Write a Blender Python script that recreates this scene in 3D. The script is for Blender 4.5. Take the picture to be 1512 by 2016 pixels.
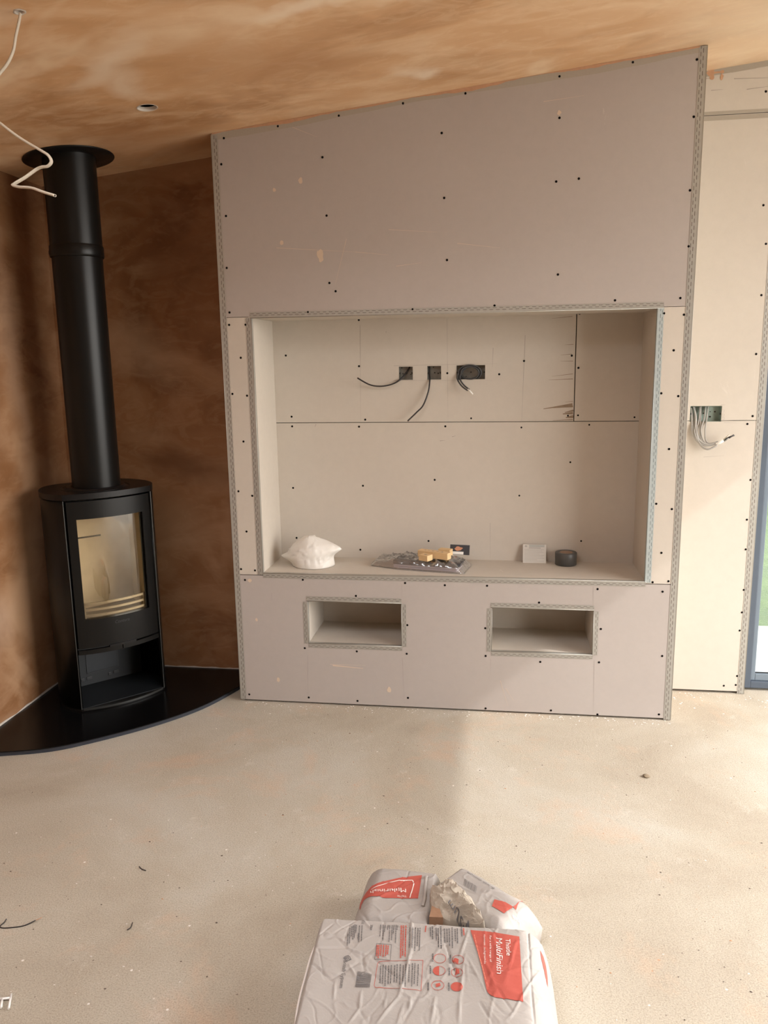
import bpy, bmesh, math, random
from mathutils import Vector, Matrix, noise
random.seed(7)
for o in list(bpy.data.objects): bpy.data.objects.remove(o)
S = bpy.context.scene
COL = S.collection
PI = math.pi

# ------------------------------------------------------------------ camera
F_PX, YAW, PITCH, ROLL = 1568.65, -0.1447, 0.1893, -0.0164
_f = Vector((math.sin(YAW)*math.cos(PITCH), math.cos(YAW)*math.cos(PITCH), -math.sin(PITCH)))
_r = Vector((math.cos(YAW), -math.sin(YAW), 0)); _u = _r.cross(_f)
CR = _r*math.cos(ROLL) + _u*math.sin(ROLL); CU = _u*math.cos(ROLL) - _r*math.sin(ROLL); CF = _f
EYE = Vector((0, 0, 1.55))
cd = bpy.data.cameras.new('camera'); cam = bpy.data.objects.new('camera', cd); COL.objects.link(cam)
cd.sensor_fit = 'HORIZONTAL'; cd.sensor_width = 36; cd.lens = F_PX*36/1512; cd.clip_start = .02
cam.matrix_world = Matrix(((CR.x, CU.x, -CF.x, 0), (CR.y, CU.y, -CF.y, 0), (CR.z, CU.z, -CF.z, 1.55), (0, 0, 0, 1)))
S.camera = cam
# ------------------------------------------------------------------ light
S.view_settings.view_transform = 'Standard'; S.view_settings.look = 'None'
S.view_settings.gamma = 1; S.view_settings.use_curve_mapping = False
S.view_settings.exposure = 0.27
SKY = 8.3
SUN = 2.0
W = bpy.data.worlds.new('world'); S.world = W; W.use_nodes = True
nt = W.node_tree; bg = nt.nodes['Background']
tc = nt.nodes.new('ShaderNodeTexCoord'); sx = nt.nodes.new('ShaderNodeSeparateXYZ'); cr = nt.nodes.new('ShaderNodeValToRGB')
nt.links.new(tc.outputs['Generated'], sx.inputs[0]); nt.links.new(sx.outputs['Z'], cr.inputs[0]); nt.links.new(cr.outputs[0], bg.inputs[0])
cr.color_ramp.elements[0].color = (1, .955, .895, 1); cr.color_ramp.elements[1].color = (.90, .90, .93, 1); cr.color_ramp.elements[1].position = .7
bg.inputs[1].default_value = SKY
sd = bpy.data.lights.new('sun', 'SUN'); sun = bpy.data.objects.new('sun', sd); COL.objects.link(sun)
sd.energy = SUN; sd.angle = math.radians(.8); sd.color = (1, .97, .94)
sun.rotation_euler = Vector((-1, .30, -.855)).to_track_quat('-Z', 'Y').to_euler(); sun.location = (6, -1, 6)
def portal(loc, rot, w, h):
    a = bpy.data.lights.new('sky_portal', 'AREA'); a.shape = 'RECTANGLE'; a.size = w; a.size_y = h
    a.cycles.is_portal = True
    o = bpy.data.objects.new('sky_portal', a); COL.objects.link(o); o.location = loc; o.rotation_euler = rot
# key dimensions
XL, XR, YR = -2.1165, 2.75, -3.2          # left wall, right wall, rear wall
YF, YB = 3.3456, 3.6648                   # face of the boarded chimney wall, face of the back wall
X0, X1 = -1.1744, .745
ZL = 2.4656; SL = (2.6702-2.4656)/(X1-X0)
def zc(x): return ZL+(x-X0)*SL
OY0, OY1, OZ = .2, 3.42, 2.63           # opening of the glazed right wall
WX0, WX1, WZ = 1.135, 2.15, 2.35          # opening in the back wall
RX0, RX1, RY0, RY1 = -1.5, .1, .35, 1.55  # unseen rooflight added over the viewer for fill light
portal((XR+.1, (OY0+OY1)/2, OZ/2), (0, PI/2, 0), OZ, OY1-OY0)
def zc(x): return ZL+(x-X0)*SL
portal(((RX0+RX1)/2, (RY0+RY1)/2, zc(-.7)+.37), (0, 0, 0), RX1-RX0, RY1-RY0)  # sky portal of the added rooflight
portal(((WX0+WX1)/2, YB+.2, WZ/2), (-PI/2, 0, 0), WX1-WX0, WZ)

# ------------------------------------------------------------------ helpers
def ray(u, v): return CF + CR*((u-756)/F_PX) - CU*((v-1008)/F_PX)
def aty(u, v, y): d = ray(u, v); return EYE + d*(y/d.y)
def atz(u, v, z): d = ray(u, v); return EYE + d*((z-1.55)/d.z)

def prop(o, label=None, cat=None, group=None, kind=None):
    if label: o['label'] = label
    if cat: o['category'] = cat
    if group: o['group'] = group
    if kind: o['kind'] = kind
    return o
def empty(name, loc=(0, 0, 0), rz=0, **k):
    o = bpy.data.objects.new(name, None); COL.objects.link(o); o.location = loc; o.rotation_euler = (0, 0, rz)
    o.empty_display_size = .05
    return prop(o, **k)
class MB:
    def __init__(s): s.bm = bmesh.new(); s.uv = s.bm.loops.layers.uv.new('UVMap')
    def quad(s, pts, uvs=None, mi=0):
        f = s.bm.faces.new([s.bm.verts.new(p) for p in pts]); f.material_index = mi
        if uvs:
            for l, u in zip(f.loops, uvs): l[s.uv].uv = u
        return f
    def box(s, a, b, bev=0):
        a, b = Vector(a), Vector(b)
        r = bmesh.ops.create_cube(s.bm, size=1)
        for v in r['verts']: v.co = Vector(((a.x+b.x)/2+v.co.x*(b.x-a.x), (a.y+b.y)/2+v.co.y*(b.y-a.y), (a.z+b.z)/2+v.co.z*(b.z-a.z)))
        if bev:
            es = list({e for v in r['verts'] for e in v.link_edges})
            bmesh.ops.bevel(s.bm, geom=es, offset=bev, segments=2, affect='EDGES', profile=.6)
        return s
    def tube(s, pts, r, n=10, cap=True, flat=None):
        pts = [Vector(p) for p in pts]; rings = []
        up = Vector((0, 0, 1))
        prev = None
        for i, p in enumerate(pts):
            t = (pts[min(i+1, len(pts)-1)]-pts[max(i-1, 0)]).normalized()
            if prev is None:
                a = t.cross(up if abs(t.z) < .9 else Vector((1, 0, 0))).normalized()
            else:
                a = (prev - t*prev.dot(t)).normalized()
            prev = a; b = t.cross(a)
            rr = r[i] if isinstance(r, (list, tuple)) else r
            ra, rb = (rr, rr) if flat is None else (rr, rr*flat)
            rings.append([s.bm.verts.new(p+a*ra*math.cos(k*2*PI/n)+b*rb*math.sin(k*2*PI/n)) for k in range(n)])
        for A, B in zip(rings, rings[1:]):
            for k in range(n): s.bm.faces.new((A[k], A[(k+1) % n], B[(k+1) % n], B[k])).smooth = True
        if cap: s.bm.faces.new(rings[0][::-1]); s.bm.faces.new(rings[-1])
        return s
    def lathe(s, prof, c=(0, 0, 0), n=48, ax=None):
        c = Vector(c); rings = []
        for (r, z) in prof:
            rings.append([s.bm.verts.new(c+Vector((r*math.cos(k*2*PI/n), r*math.sin(k*2*PI/n), z))) for k in range(n)])
        for A, B in zip(rings, rings[1:]):
            for k in range(n): s.bm.faces.new((A[k], A[(k+1) % n], B[(k+1) % n], B[k])).smooth = True
        return s
    def prism(s, poly, z0, z1, bev=0):
        b = [s.bm.verts.new((x, y, z0)) for x, y in poly]; t = [s.bm.verts.new((x, y, z1)) for x, y in poly]
        n = len(poly)
        s.bm.faces.new(b[::-1]); s.bm.faces.new(t)
        for k in range(n): s.bm.faces.new((b[k], b[(k+1) % n], t[(k+1) % n], t[k]))
        return s
    def build(s, name, mat, parent=None, smooth=False, recalc=True, **k):
        if recalc: bmesh.ops.recalc_face_normals(s.bm, faces=s.bm.faces)
        me = bpy.data.meshes.new(name); s.bm.to_mesh(me); s.bm.free()
        for m in (mat if isinstance(mat, (list, tuple)) else [mat]): me.materials.append(m)
        if smooth:
            for p in me.polygons: p.use_smooth = True
        o = bpy.data.objects.new(name, me); COL.objects.link(o)
        if parent: o.parent = parent
        return prop(o, **k)
def catmull(P, seg=8, closed=False):
    P = [Vector(p) for p in P]; n = len(P); out = []
    rng = range(n) if closed else range(n-1)
    for i in rng:
        if closed: a, b, c, d = P[(i-1) % n], P[i], P[(i+1) % n], P[(i+2) % n]
        else: a, b, c, d = P[max(i-1, 0)], P[i], P[i+1], P[min(i+2, n-1)]
        for k in range(seg):
            t = k/seg
            out.append(.5*((2*b)+(c-a)*t+(2*a-5*b+4*c-d)*t*t+(3*b-a-3*c+d)*t**3))
    if not closed: out.append(P[-1])
    return out
def text_mesh(txt, size=1, font_off=0, bold=0, shear=0):
    """letters as a flat triangle mesh in its own xy plane: list of (verts, faces)"""
    cu = bpy.data.curves.new('t', 'FONT'); cu.body = txt; cu.size = 1; cu.offset = bold; cu.shear = shear; cu.resolution_u = 3
    o = bpy.data.objects.new('t', cu); COL.objects.link(o)
    bpy.context.view_layer.update()
    dg = bpy.context.evaluated_depsgraph_get()
    me = o.evaluated_get(dg).to_mesh()
    vs = [v.co*size for v in me.vertices]; fs = [list(p.vertices) for p in me.polygons]
    o.evaluated_get(dg).to_mesh_clear()
    bpy.data.objects.remove(o); bpy.data.curves.remove(cu)
    return vs, fs

# ------------------------------------------------------------------ materials
class NT:
    def __init__(s, name):
        s.m = bpy.data.materials.new(name); s.m.use_nodes = True; s.t = s.m.node_tree
        s.b = s.t.nodes['Principled BSDF']; s.out = s.t.nodes['Material Output']
        s.tc = s.t.nodes.new('ShaderNodeTexCoord')
        g = s.t.nodes.new('ShaderNodeNewGeometry'); s.pos = g.outputs['Position']
    def n(s, kind, **k):
        x = s.t.nodes.new('ShaderNode'+kind)
        for a, b in k.items(): setattr(x, a, b)
        return x
    def l(s, a, b): s.t.links.new(a, b)
    def noise(s, scale, detail=4, rough=.5, dist=0, co=None, stretch=None):
        x = s.n('TexNoise'); x.inputs['Scale'].default_value = scale; x.inputs['Detail'].default_value = detail
        x.inputs['Roughness'].default_value = rough; x.inputs['Distortion'].default_value = dist
        src = co or s.pos
        if stretch:
            mp = s.n('Mapping'); mp.inputs['Scale'].default_value = stretch[0]; mp.inputs['Rotation'].default_value = stretch[1] if len(stretch) > 1 else (0, 0, 0)
            s.l(src, mp.inputs[0]); src = mp.outputs[0]
        s.l(src, x.inputs['Vector'])
        return x.outputs['Fac']
    def ramp(s, fac, stops, interp='LINEAR'):
        r = s.n('ValToRGB'); r.color_ramp.interpolation = interp
        e = r.color_ramp.elements
        while len(e) < len(stops): e.new(.5)
        for i, (p, c) in enumerate(stops):
            e[i].position = p; e[i].color = (*c, 1) if len(c) == 3 else c
        s.l(fac, r.inputs[0]); return r.outputs[0]
    def mix(s, fac, a, b, blend='MIX'):
        x = s.n('Mix', data_type='RGBA', blend_type=blend)
        for sock, v in ((x.inputs[0], fac), (x.inputs[6], a), (x.inputs[7], b)):
            if isinstance(v, (int, float)): sock.default_value = v
            elif isinstance(v, tuple): sock.default_value = (*v, 1)
            else: s.l(v, sock)
        return x.outputs[2]
    def math(s, op, a, b=0, c=None):
        x = s.n('Math', operation=op)
        for i, v in enumerate((a, b, c)):
            if v is None: continue
            if isinstance(v, (int, float)): x.inputs[i].default_value = v
            else: s.l(v, x.inputs[i])
        return x.outputs[0]
    def col(s, v):
        if isinstance(v, tuple): s.b.inputs['Base Color'].default_value = (*v, 1)
        else: s.l(v, s.b.inputs['Base Color'])
    def bump(s, h, strength=.2, dist=.002):
        b = s.n('Bump'); b.inputs['Strength'].default_value = strength; b.inputs['Distance'].default_value = dist
        s.l(h, b.inputs['Height']); s.l(b.outputs[0], s.b.inputs['Normal'])
    def set(s, **k):
        names = dict(rough='Roughness', metal='Metallic', spec='Specular IOR Level', trans='Transmission Weight', alpha='Alpha', coat='Coat Weight', ior='IOR')
        for a, v in k.items():
            if isinstance(v, (int, float)): s.b.inputs[names[a]].default_value = v
            else: s.l(v, s.b.inputs[names[a]])
        return s
def simple(name, c, rough=.6, metal=0, spec=.5, nz=0, scale=60):
    m = NT(name); m.set(rough=rough, metal=metal, spec=spec)
    if nz:
        f = m.noise(scale, 3); m.col(m.mix(f, tuple(x*(1-nz) for x in c), tuple(min(1, x*(1+nz)) for x in c)))
    else: m.col(c)
    return m.m
def board_mat(name, c, c2):
    m = NT(name)
    a = m.ramp(m.noise(1.7, 3, .5, .3), [(.3, c), (.7, c2)])
    b = m.ramp(m.noise(26, 5, .7), [(.3, (.975, .975, .975)), (.7, (1.02, 1.02, 1.02))])
    c_ = m.mix(1.0, a, b, 'MULTIPLY')
    scuff = m.ramp(m.noise(9, 6, .75, 1.2, stretch=((1, 1, .35),)), [(.66, (0, 0, 0)), (.72, (1, 1, 1))])
    c_ = m.mix(m.math('MULTIPLY', scuff, .16), c_, (.85, .79, .72))
    m.col(c_); m.set(rough=.8, spec=.25); m.bump(m.noise(350, 2), .08, .0008); return m.m
M = {}
M['ivory'] = board_mat('ivory_plasterboard', (.545, .492, .425), (.57, .517, .45))
M['pink'] = board_mat('pink_grey_plasterboard', (.42, .375, .345), (.44, .395, .365))
def plaster(name, dark, mid, light, wall=False, patches=()):
    m = NT(name)
    st = ((.9, 1.35, 1), (0, 0, .45)) if not wall else ((1, 1, 1.0),)
    n1 = m.noise(1.35, 4, .55, .7, stretch=st)
    base = m.ramp(n1, [(.36, dark), (.47, mid), (.56, mid), (.66, light)])
    st2 = ((1.0, 2.0, 1), (0, 0, -.55)) if not wall else ((1, 1, 2.2),)
    n2 = m.noise(2.3, 5, .55, .9, stretch=st2)
    base = m.mix(m.math('MULTIPLY', m.ramp(n2, [(.47, (0, 0, 0)), (.66, (1, 1, 1))]), .5), base, light)
    base = m.mix(m.math('MULTIPLY', m.ramp(n2, [(.30, (1, 1, 1)), (.45, (0, 0, 0))]), .4), base, dark)
    n3 = m.noise(7, 5, .6, 1.6, stretch=st2)
    base = m.mix(m.math('MULTIPLY', m.ramp(n3, [(.50, (0, 0, 0)), (.62, (1, 1, 1))]), .22), base, light)
    n4 = m.noise(38, 4, .6)
    base = m.mix(m.math('MULTIPLY', n4, .12), base, dark)
    # paler or damper patches: drying plaster, partly light reflections painted into the colour
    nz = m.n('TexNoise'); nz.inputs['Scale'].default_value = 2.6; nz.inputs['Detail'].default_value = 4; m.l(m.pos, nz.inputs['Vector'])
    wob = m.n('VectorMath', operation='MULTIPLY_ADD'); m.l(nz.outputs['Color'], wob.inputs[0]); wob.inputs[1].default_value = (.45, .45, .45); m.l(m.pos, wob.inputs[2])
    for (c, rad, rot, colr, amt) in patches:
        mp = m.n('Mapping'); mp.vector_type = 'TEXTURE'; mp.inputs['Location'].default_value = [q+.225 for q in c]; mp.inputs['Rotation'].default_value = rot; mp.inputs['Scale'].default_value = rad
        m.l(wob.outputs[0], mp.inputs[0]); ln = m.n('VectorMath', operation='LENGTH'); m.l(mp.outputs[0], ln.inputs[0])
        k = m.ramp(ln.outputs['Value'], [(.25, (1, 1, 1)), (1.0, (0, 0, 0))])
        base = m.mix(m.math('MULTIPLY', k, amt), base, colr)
    m.col(base)
    m.set(rough=m.ramp(n2, [(.35, (.34, .34, .34)), (.6, (.55, .55, .55))]), spec=.5)
    m.bump(m.noise(5, 4, .5, .6, stretch=st2), .25, .006)
    return m.m
PALE = (.90, .74, .56)  # pale ceiling patches: drying plaster mixed with painted-in light reflections
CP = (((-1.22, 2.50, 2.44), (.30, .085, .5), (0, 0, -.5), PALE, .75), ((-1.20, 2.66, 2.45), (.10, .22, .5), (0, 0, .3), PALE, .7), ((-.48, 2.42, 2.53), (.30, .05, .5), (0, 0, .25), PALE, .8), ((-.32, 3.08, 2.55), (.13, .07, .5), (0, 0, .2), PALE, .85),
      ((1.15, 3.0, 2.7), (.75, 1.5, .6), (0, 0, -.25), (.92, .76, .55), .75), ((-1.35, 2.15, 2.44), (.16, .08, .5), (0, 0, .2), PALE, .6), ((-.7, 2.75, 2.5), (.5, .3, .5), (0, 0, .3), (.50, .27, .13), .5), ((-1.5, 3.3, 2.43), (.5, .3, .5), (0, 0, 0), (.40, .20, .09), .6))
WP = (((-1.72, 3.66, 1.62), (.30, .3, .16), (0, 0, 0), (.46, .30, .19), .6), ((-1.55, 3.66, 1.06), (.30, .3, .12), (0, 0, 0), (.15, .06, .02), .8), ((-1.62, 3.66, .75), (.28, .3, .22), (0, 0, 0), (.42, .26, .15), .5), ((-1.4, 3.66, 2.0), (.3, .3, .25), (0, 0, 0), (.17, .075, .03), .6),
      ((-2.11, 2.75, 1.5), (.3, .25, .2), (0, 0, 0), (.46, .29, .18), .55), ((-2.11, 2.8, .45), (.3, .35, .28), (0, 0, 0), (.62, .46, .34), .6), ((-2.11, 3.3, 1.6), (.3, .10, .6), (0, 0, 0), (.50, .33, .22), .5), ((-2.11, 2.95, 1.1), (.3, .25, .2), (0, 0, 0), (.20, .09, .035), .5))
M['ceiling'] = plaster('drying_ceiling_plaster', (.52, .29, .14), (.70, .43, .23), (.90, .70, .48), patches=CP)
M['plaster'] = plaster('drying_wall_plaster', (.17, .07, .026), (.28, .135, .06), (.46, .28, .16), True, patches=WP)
M['plaster_dry'] = simple('pale_dry_plaster', (.56, .50, .44), .9, nz=.12)
def floor_mat():
    m = NT('rough_concrete_screed')
    base = m.ramp(m.noise(1.1, 5, .6, .5), [(.36, (.41, .355, .28)), (.5, (.47, .42, .34)), (.64, (.515, .48, .41))])
    pk = m.ramp(m.noise(2.3, 6, .7, .4), [(.53, (0, 0, 0)), (.66, (1, 1, 1))])
    base = m.mix(m.math('MULTIPLY', pk, .38), base, (.60, .40, .27))
    wh = m.ramp(m.noise(5.5, 6, .75, .3), [(.6, (0, 0, 0)), (.74, (1, 1, 1))])
    base = m.mix(m.math('MULTIPLY', wh, .35), base, (.72, .68, .62))
    gr = m.noise(240, 5, .8)
    base = m.mix(1.0, base, m.ramp(gr, [(.34, (.66, .64, .61)), (.5, (1.0, 1.0, 1.0)), (.66, (1.16, 1.16, 1.14))]), 'MULTIPLY')
    v = m.n('TexVoronoi'); v.inputs['Scale'].default_value = 24; m.l(m.pos, v.inputs['Vector'])
    vc = m.n('SeparateColor'); m.l(v.outputs['Color'], vc.inputs[0])
    speck = m.math('MULTIPLY', m.math('LESS_THAN', v.outputs['Distance'], .055), m.math('GREATER_THAN', vc.outputs[0], .72))
    base = m.mix(m.math('MULTIPLY', speck, .75), base, (.16, .12, .1))
    v2 = m.n('TexVoronoi'); v2.inputs['Scale'].default_value = 17; m.l(m.pos, v2.inputs['Vector'])
    vc2 = m.n('SeparateColor'); m.l(v2.outputs['Color'], vc2.inputs[0])
    sp2 = m.math('MULTIPLY', m.math('LESS_THAN', v2.outputs['Distance'], .06), m.math('GREATER_THAN', vc2.outputs[1], .8))
    base = m.mix(m.math('MULTIPLY', sp2, .8), base, (.85, .82, .76))
    m.col(base); m.set(rough=.95, spec=.15)
    h = m.math('ADD', m.math('MULTIPLY', m.noise(210, 5, .75), .8), m.math('MULTIPLY', m.noise(52, 4, .6, stretch=((1, .6, 1), (0, 0, .5))), .55))
    m.bump(h, .7, .003); return m.m
M['floor'] = floor_mat()
def bead_mat(name, c, dark):
    m = NT(name)
    uv = m.n('SeparateXYZ'); m.l(m.tc.outputs['UV'], uv.inputs[0])
    vv = m.math('MULTIPLY', uv.outputs[1], 3.4)
    row = m.math('FLOOR', vv); fv = m.math('FRACT', vv)
    uu = m.math('FRACT', m.math('ADD', m.math('MULTIPLY', uv.outputs[0], 1/.026), m.math('MULTIPLY', row, .47)))
    slot = m.math('MULTIPLY', m.math('LESS_THAN', uu, .58), m.math('LESS_THAN', m.math('ABSOLUTE', m.math('SUBTRACT', fv, .55)), .13))
    slot = m.math('MULTIPLY', slot, m.math('GREATER_THAN', uv.outputs[1], .22))
    lip = m.math('MULTIPLY', m.math('LESS_THAN', m.math('ABSOLUTE', m.math('SUBTRACT', fv, .80)), .09), m.math('LESS_THAN', uu, .58))
    lip = m.math('MULTIPLY', lip, m.math('GREATER_THAN', uv.outputs[1], .22))
    base = m.mix(m.noise(40, 3), c, tuple(x*.84 for x in c))
    base = m.mix(m.math('MULTIPLY', lip, .45), base, tuple(min(1, x*1.35) for x in c))
    base = m.mix(slot, base, dark)
    m.col(base); m.set(rough=m.math('ADD', m.math('MULTIPLY', slot, .5), .42), metal=m.math('MULTIPLY', m.math('SUBTRACT', 1, slot), .35), spec=.5)
    return m.m
M['bead'] = bead_mat('galvanised_bead', (.42, .405, .365), (.11, .085, .075))
M['bead_blue'] = bead_mat('galvanised_bead_bluish', (.45, .50, .50), (.12, .15, .15))
def tape_mat():
    m = NT('scrim_joint_tape'); sp = m.n('SeparateXYZ'); m.l(m.pos, sp.inputs[0])
    g = m.math('MAXIMUM', m.math('LESS_THAN', m.math('FRACT', m.math('MULTIPLY', sp.outputs[0], 330)), .38), m.math('LESS_THAN', m.math('FRACT', m.math('MULTIPLY', sp.outputs[2], 330)), .38))
    m.col(m.mix(m.math('MULTIPLY', g, .5), (.34, .30, .25), (.50, .45, .37))); m.set(rough=.8, spec=.3); return m.m
M['tape'] = tape_mat()
M['smear'] = simple('plaster_smear', (.52, .30, .18), .85, nz=.15)
M['smear_pale'] = simple('pale_plaster_splash', (.62, .50, .38), .85, nz=.06)
M['screw'] = simple('black_screw_head', (.004, .003, .003), .85, spec=.1)
M['pencil'] = simple('pencil_line', (.30, .26, .23), .8)
M['stain'] = simple('brown_water_stain', (.26, .19, .13), .85, nz=.2)
M['void'] = simple('dark_cavity_block', (.05, .045, .04), .9)
M['black'] = simple('matt_black_steel', (.0055, .0052, .0047), .34, spec=.26, nz=.06)
M['black_top'] = simple('black_steel_plate', (.0055, .005, .005), .38, spec=.3)
M['black_in'] = simple('blue_black_inner_steel', (.006, .008, .010), .55)
M['edge'] = simple('worn_steel_edge', (.05, .05, .047), .35, metal=.5)
M['hearth'] = simple('black_hearth_plate', (.004, .0038, .004), .22, spec=.2)
M['hearth_edge'] = simple('blue_black_hearth_edge', (.03, .034, .045), .35)
M['lining'] = simple('cream_vermiculite', (.74, .65, .52), .85, nz=.1, scale=25)
M['bar'] = simple('pale_log_bar', (.66, .60, .50), .4, metal=.2)
M['box'] = simple('galvanised_back_box', (.30, .30, .27), .38, metal=.7, nz=.35, scale=45)
M['box_green'] = simple('galvanised_back_box_green', (.34, .42, .37), .35, metal=.6, nz=.3, scale=35)
M['cable_black'] = simple('black_cable', (.018, .014, .014), .4)
M['cable_dark'] = simple('dark_grey_cable', (.055, .055, .057), .42)
M['cable_grey'] = simple('grey_twin_cable', (.36, .345, .32), .5)
M['cable_cream'] = simple('cream_flat_cable', (.56, .50, .41), .5)
M['copper'] = simple('copper', (.72, .36, .2), .3, metal=1)
M['white_plastic'] = simple('white_plastic', (.82, .8, .76), .45)
M['frame_grey'] = simple('anthracite_frame', (.075, .095, .125), .35)
M['frame_light'] = simple('anthracite_frame_face', (.16, .20, .24), .3)
M['gasket'] = simple('black_gasket', (.02, .02, .022), .5)
def glass(name, refl, tint=(1, 1, 1), rough=0.0, haze=0):
    m = NT(name); t = m.t
    tr = m.n('BsdfTransparent'); tr.inputs[0].default_value = (*tint, 1)
    gl = m.n('BsdfGlossy'); gl.inputs['Roughness'].default_value = rough
    fr = m.n('Fresnel'); fr.inputs[0].default_value = 1.5
    mx = m.n('MixShader'); m.l(m.math('MULTIPLY', fr.outputs[0], refl), mx.inputs[0])
    src = tr.outputs[0]
    if haze:
        df = m.n('BsdfDiffuse'); df.inputs[0].default_value = (.85, .85, .86, 1); m2 = m.n('MixShader'); m2.inputs[0].default_value = haze
        m.l(src, m2.inputs[1]); m.l(df.outputs[0], m2.inputs[2]); src = m2.outputs[0]
    m.l(src, mx.inputs[1]); m.l(gl.outputs[0], mx.inputs[2]); m.l(mx.outputs[0], m.out.inputs[0])
    return m.m
M['stove_glass'] = glass('stove_glass', 2.2, (.97, .93, .84), .015)
M['window_glass'] = glass('window_glass', 1.0, (.93, .97, .96))
M['film'] = glass('clear_film', 4.2, (.93, .93, .93), .10, .13)

# ------------------------------------------------------------------ setting
def struct(name, mb, mat, label, cat, parent=None, **k):
    o = mb.build(name, mat, parent)
    return prop(o, label, cat, kind='structure', **k)
m = MB(); m.box((XL-.3, YR-.3, -.12), (XR+.02, YB+.10, 0)); floor = struct('floor', m, M['floor'], 'rough pale concrete floor with pink plaster dust and grit', 'floor')
# left wall, rear wall, right wall with its wide opening
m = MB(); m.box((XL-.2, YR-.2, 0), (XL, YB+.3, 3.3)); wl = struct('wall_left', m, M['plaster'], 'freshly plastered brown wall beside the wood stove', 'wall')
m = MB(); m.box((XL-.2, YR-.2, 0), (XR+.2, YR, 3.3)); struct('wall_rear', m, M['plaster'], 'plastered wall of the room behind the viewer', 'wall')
m = MB()
m.box((XR, YR, 0), (XR+.2, OY0, 3.3)); m.box((XR, OY1, 0), (XR+.2, YB+.3, 3.3)); m.box((XR, OY0, OZ), (XR+.2, OY1, 3.3))
struct('wall_right', m, M['ivory'], 'boarded wall around the wide garden opening on the right', 'wall')
# ragged unplastered foot of the left wall above the hearth
m = MB(); N = 60; ys = [1.2+(YB-1.2)*i/N for i in range(N+1)]
hh = [.013+.012*noise.noise(Vector((y*9, 0, 3)))+.006*noise.noise(Vector((y*40, 0, 1))) for y in ys]
for i in range(N):
    m.quad([(XL+.002, ys[i], .02), (XL+.002, ys[i+1], .02), (XL+.002, ys[i+1], .02+hh[i+1]*.8), (XL+.002, ys[i], .02+hh[i]*.8)])
m.build('bare_wall_foot', M['plaster_dry'], wl, label='ragged white unplastered strip at the foot of the brown wall')
# back wall: masonry core + plaster on the left + boards on the right
m = MB()
m.box((XL-.2, YB+.06, 0), (WX0-.02, YB+.3, 3.3)); m.box((WX1, YB+.06, 0), (XR+.2, YB+.3, 3.3)); m.box((WX0-.02, YB+.06, WZ+.02), (WX1, YB+.3, 3.3))
m.box((WX0-.02, YB+.06, -.1), (WX1, YB+.3, -.002))
wb = struct('wall_back', m, M['void'], 'back wall of the room, brown plaster on the left and cream boards on the right', 'wall')
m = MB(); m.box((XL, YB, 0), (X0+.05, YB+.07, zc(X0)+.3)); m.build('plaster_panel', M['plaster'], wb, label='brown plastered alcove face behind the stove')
m = MB(); N = 40
for i in range(N):
    a = XL+(X0-XL)*i/N; b = XL+(X0-XL)*(i+1)/N
    ha = .026+.006*noise.noise(Vector((a*20, 5, 0))); hb = .026+.006*noise.noise(Vector((b*20, 5, 0)))
    m.quad([(a, YB-.002, .018), (b, YB-.002, .018), (b, YB-.002, hb+.003), (a, YB-.002, ha+.003)])
m.build('bare_wall_foot', M['plaster_dry'], wb)

def panel_with_holes(mb, x0, x1, z0, z1, y0, y1, holes):
    """board in the xz plane, thickness y0..y1, rectangular holes with edges"""
    holes = [(max(h[0], x0), min(h[1], x1), max(h[2], z0), min(h[3], z1)) for h in holes]
    xs = sorted({x0, x1, *[h[0] for h in holes], *[h[1] for h in holes]}); zs = sorted({z0, z1, *[h[2] for h in holes], *[h[3] for h in holes]})
    def hole(i, j):
        cx, cz = (xs[i]+xs[i+1])/2, (zs[j]+zs[j+1])/2
        return any(h[0] < cx < h[1] and h[2] < cz < h[3] for h in holes)
    nx, nz = len(xs)-1, len(zs)-1
    for i in range(nx):
        for j in range(nz):
            if hole(i, j): continue
            a, b, c, d = xs[i], xs[i+1], zs[j], zs[j+1]
            mb.quad([(a, y0, c), (b, y0, c), (b, y0, d), (a, y0, d)]); mb.quad([(a, y1, c), (a, y1, d), (b, y1, d), (b, y1, c)])
            for (di, dj, pa, pb) in ((-1, 0, (a, c), (a, d)), (1, 0, (b, c), (b, d)), (0, -1, (a, c), (b, c)), (0, 1, (a, d), (b, d))):
                ii, jj = i+di, j+dj
                if ii < 0 or jj < 0 or ii >= nx or jj >= nz or hole(ii, jj):
                    mb.quad([(pa[0], y0, pa[1]), (pb[0], y0, pb[1]), (pb[0], y1, pb[1]), (pa[0], y1, pa[1])])
    bmesh.ops.remove_doubles(mb.bm, verts=mb.bm.verts, dist=1e-5)
T = .0125
bxr = (.8285, .9605, 1.259, 1.3275)           # right socket box
ZS = 1.2632
m = MB(); panel_with_holes(m, X1-.03, WX0, .012, ZS-.0012, YB, YB+T, [(bxr[0], bxr[1], bxr[2], ZS+1)]); m.build('lower_board', M['ivory'], wb)
m = MB(); panel_with_holes(m, X1-.03, WX0, ZS+.0012, 2.507, YB, YB+T, [(bxr[0], bxr[1], ZS-1, bxr[3])]); m.build('upper_board', M['ivory'], wb)
def sloped_board(mb, xa, xb, za, y0, y1, top=lambda x: zc(x)):
    P = [(xa, za), (xb, za), (xb, top(xb)), (xa, top(xa))]
    mb.quad([(x, y0, z) for x, z in P]); mb.quad([(x, y1, z) for x, z in P[::-1]])
    for k in range(4):
        a, b = P[k], P[(k+1) % 4]; mb.quad([(a[0], y0, a[1]), (a[0], y1, a[1]), (b[0], y1, b[1]), (b[0], y0, b[1])])
m = MB(); sloped_board(m, X1-.03, WX0+1.7, 2.510, YB, YB+.07, lambda x: zc(x)+.05); m.build('head_board', M['ivory'], wb)
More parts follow.
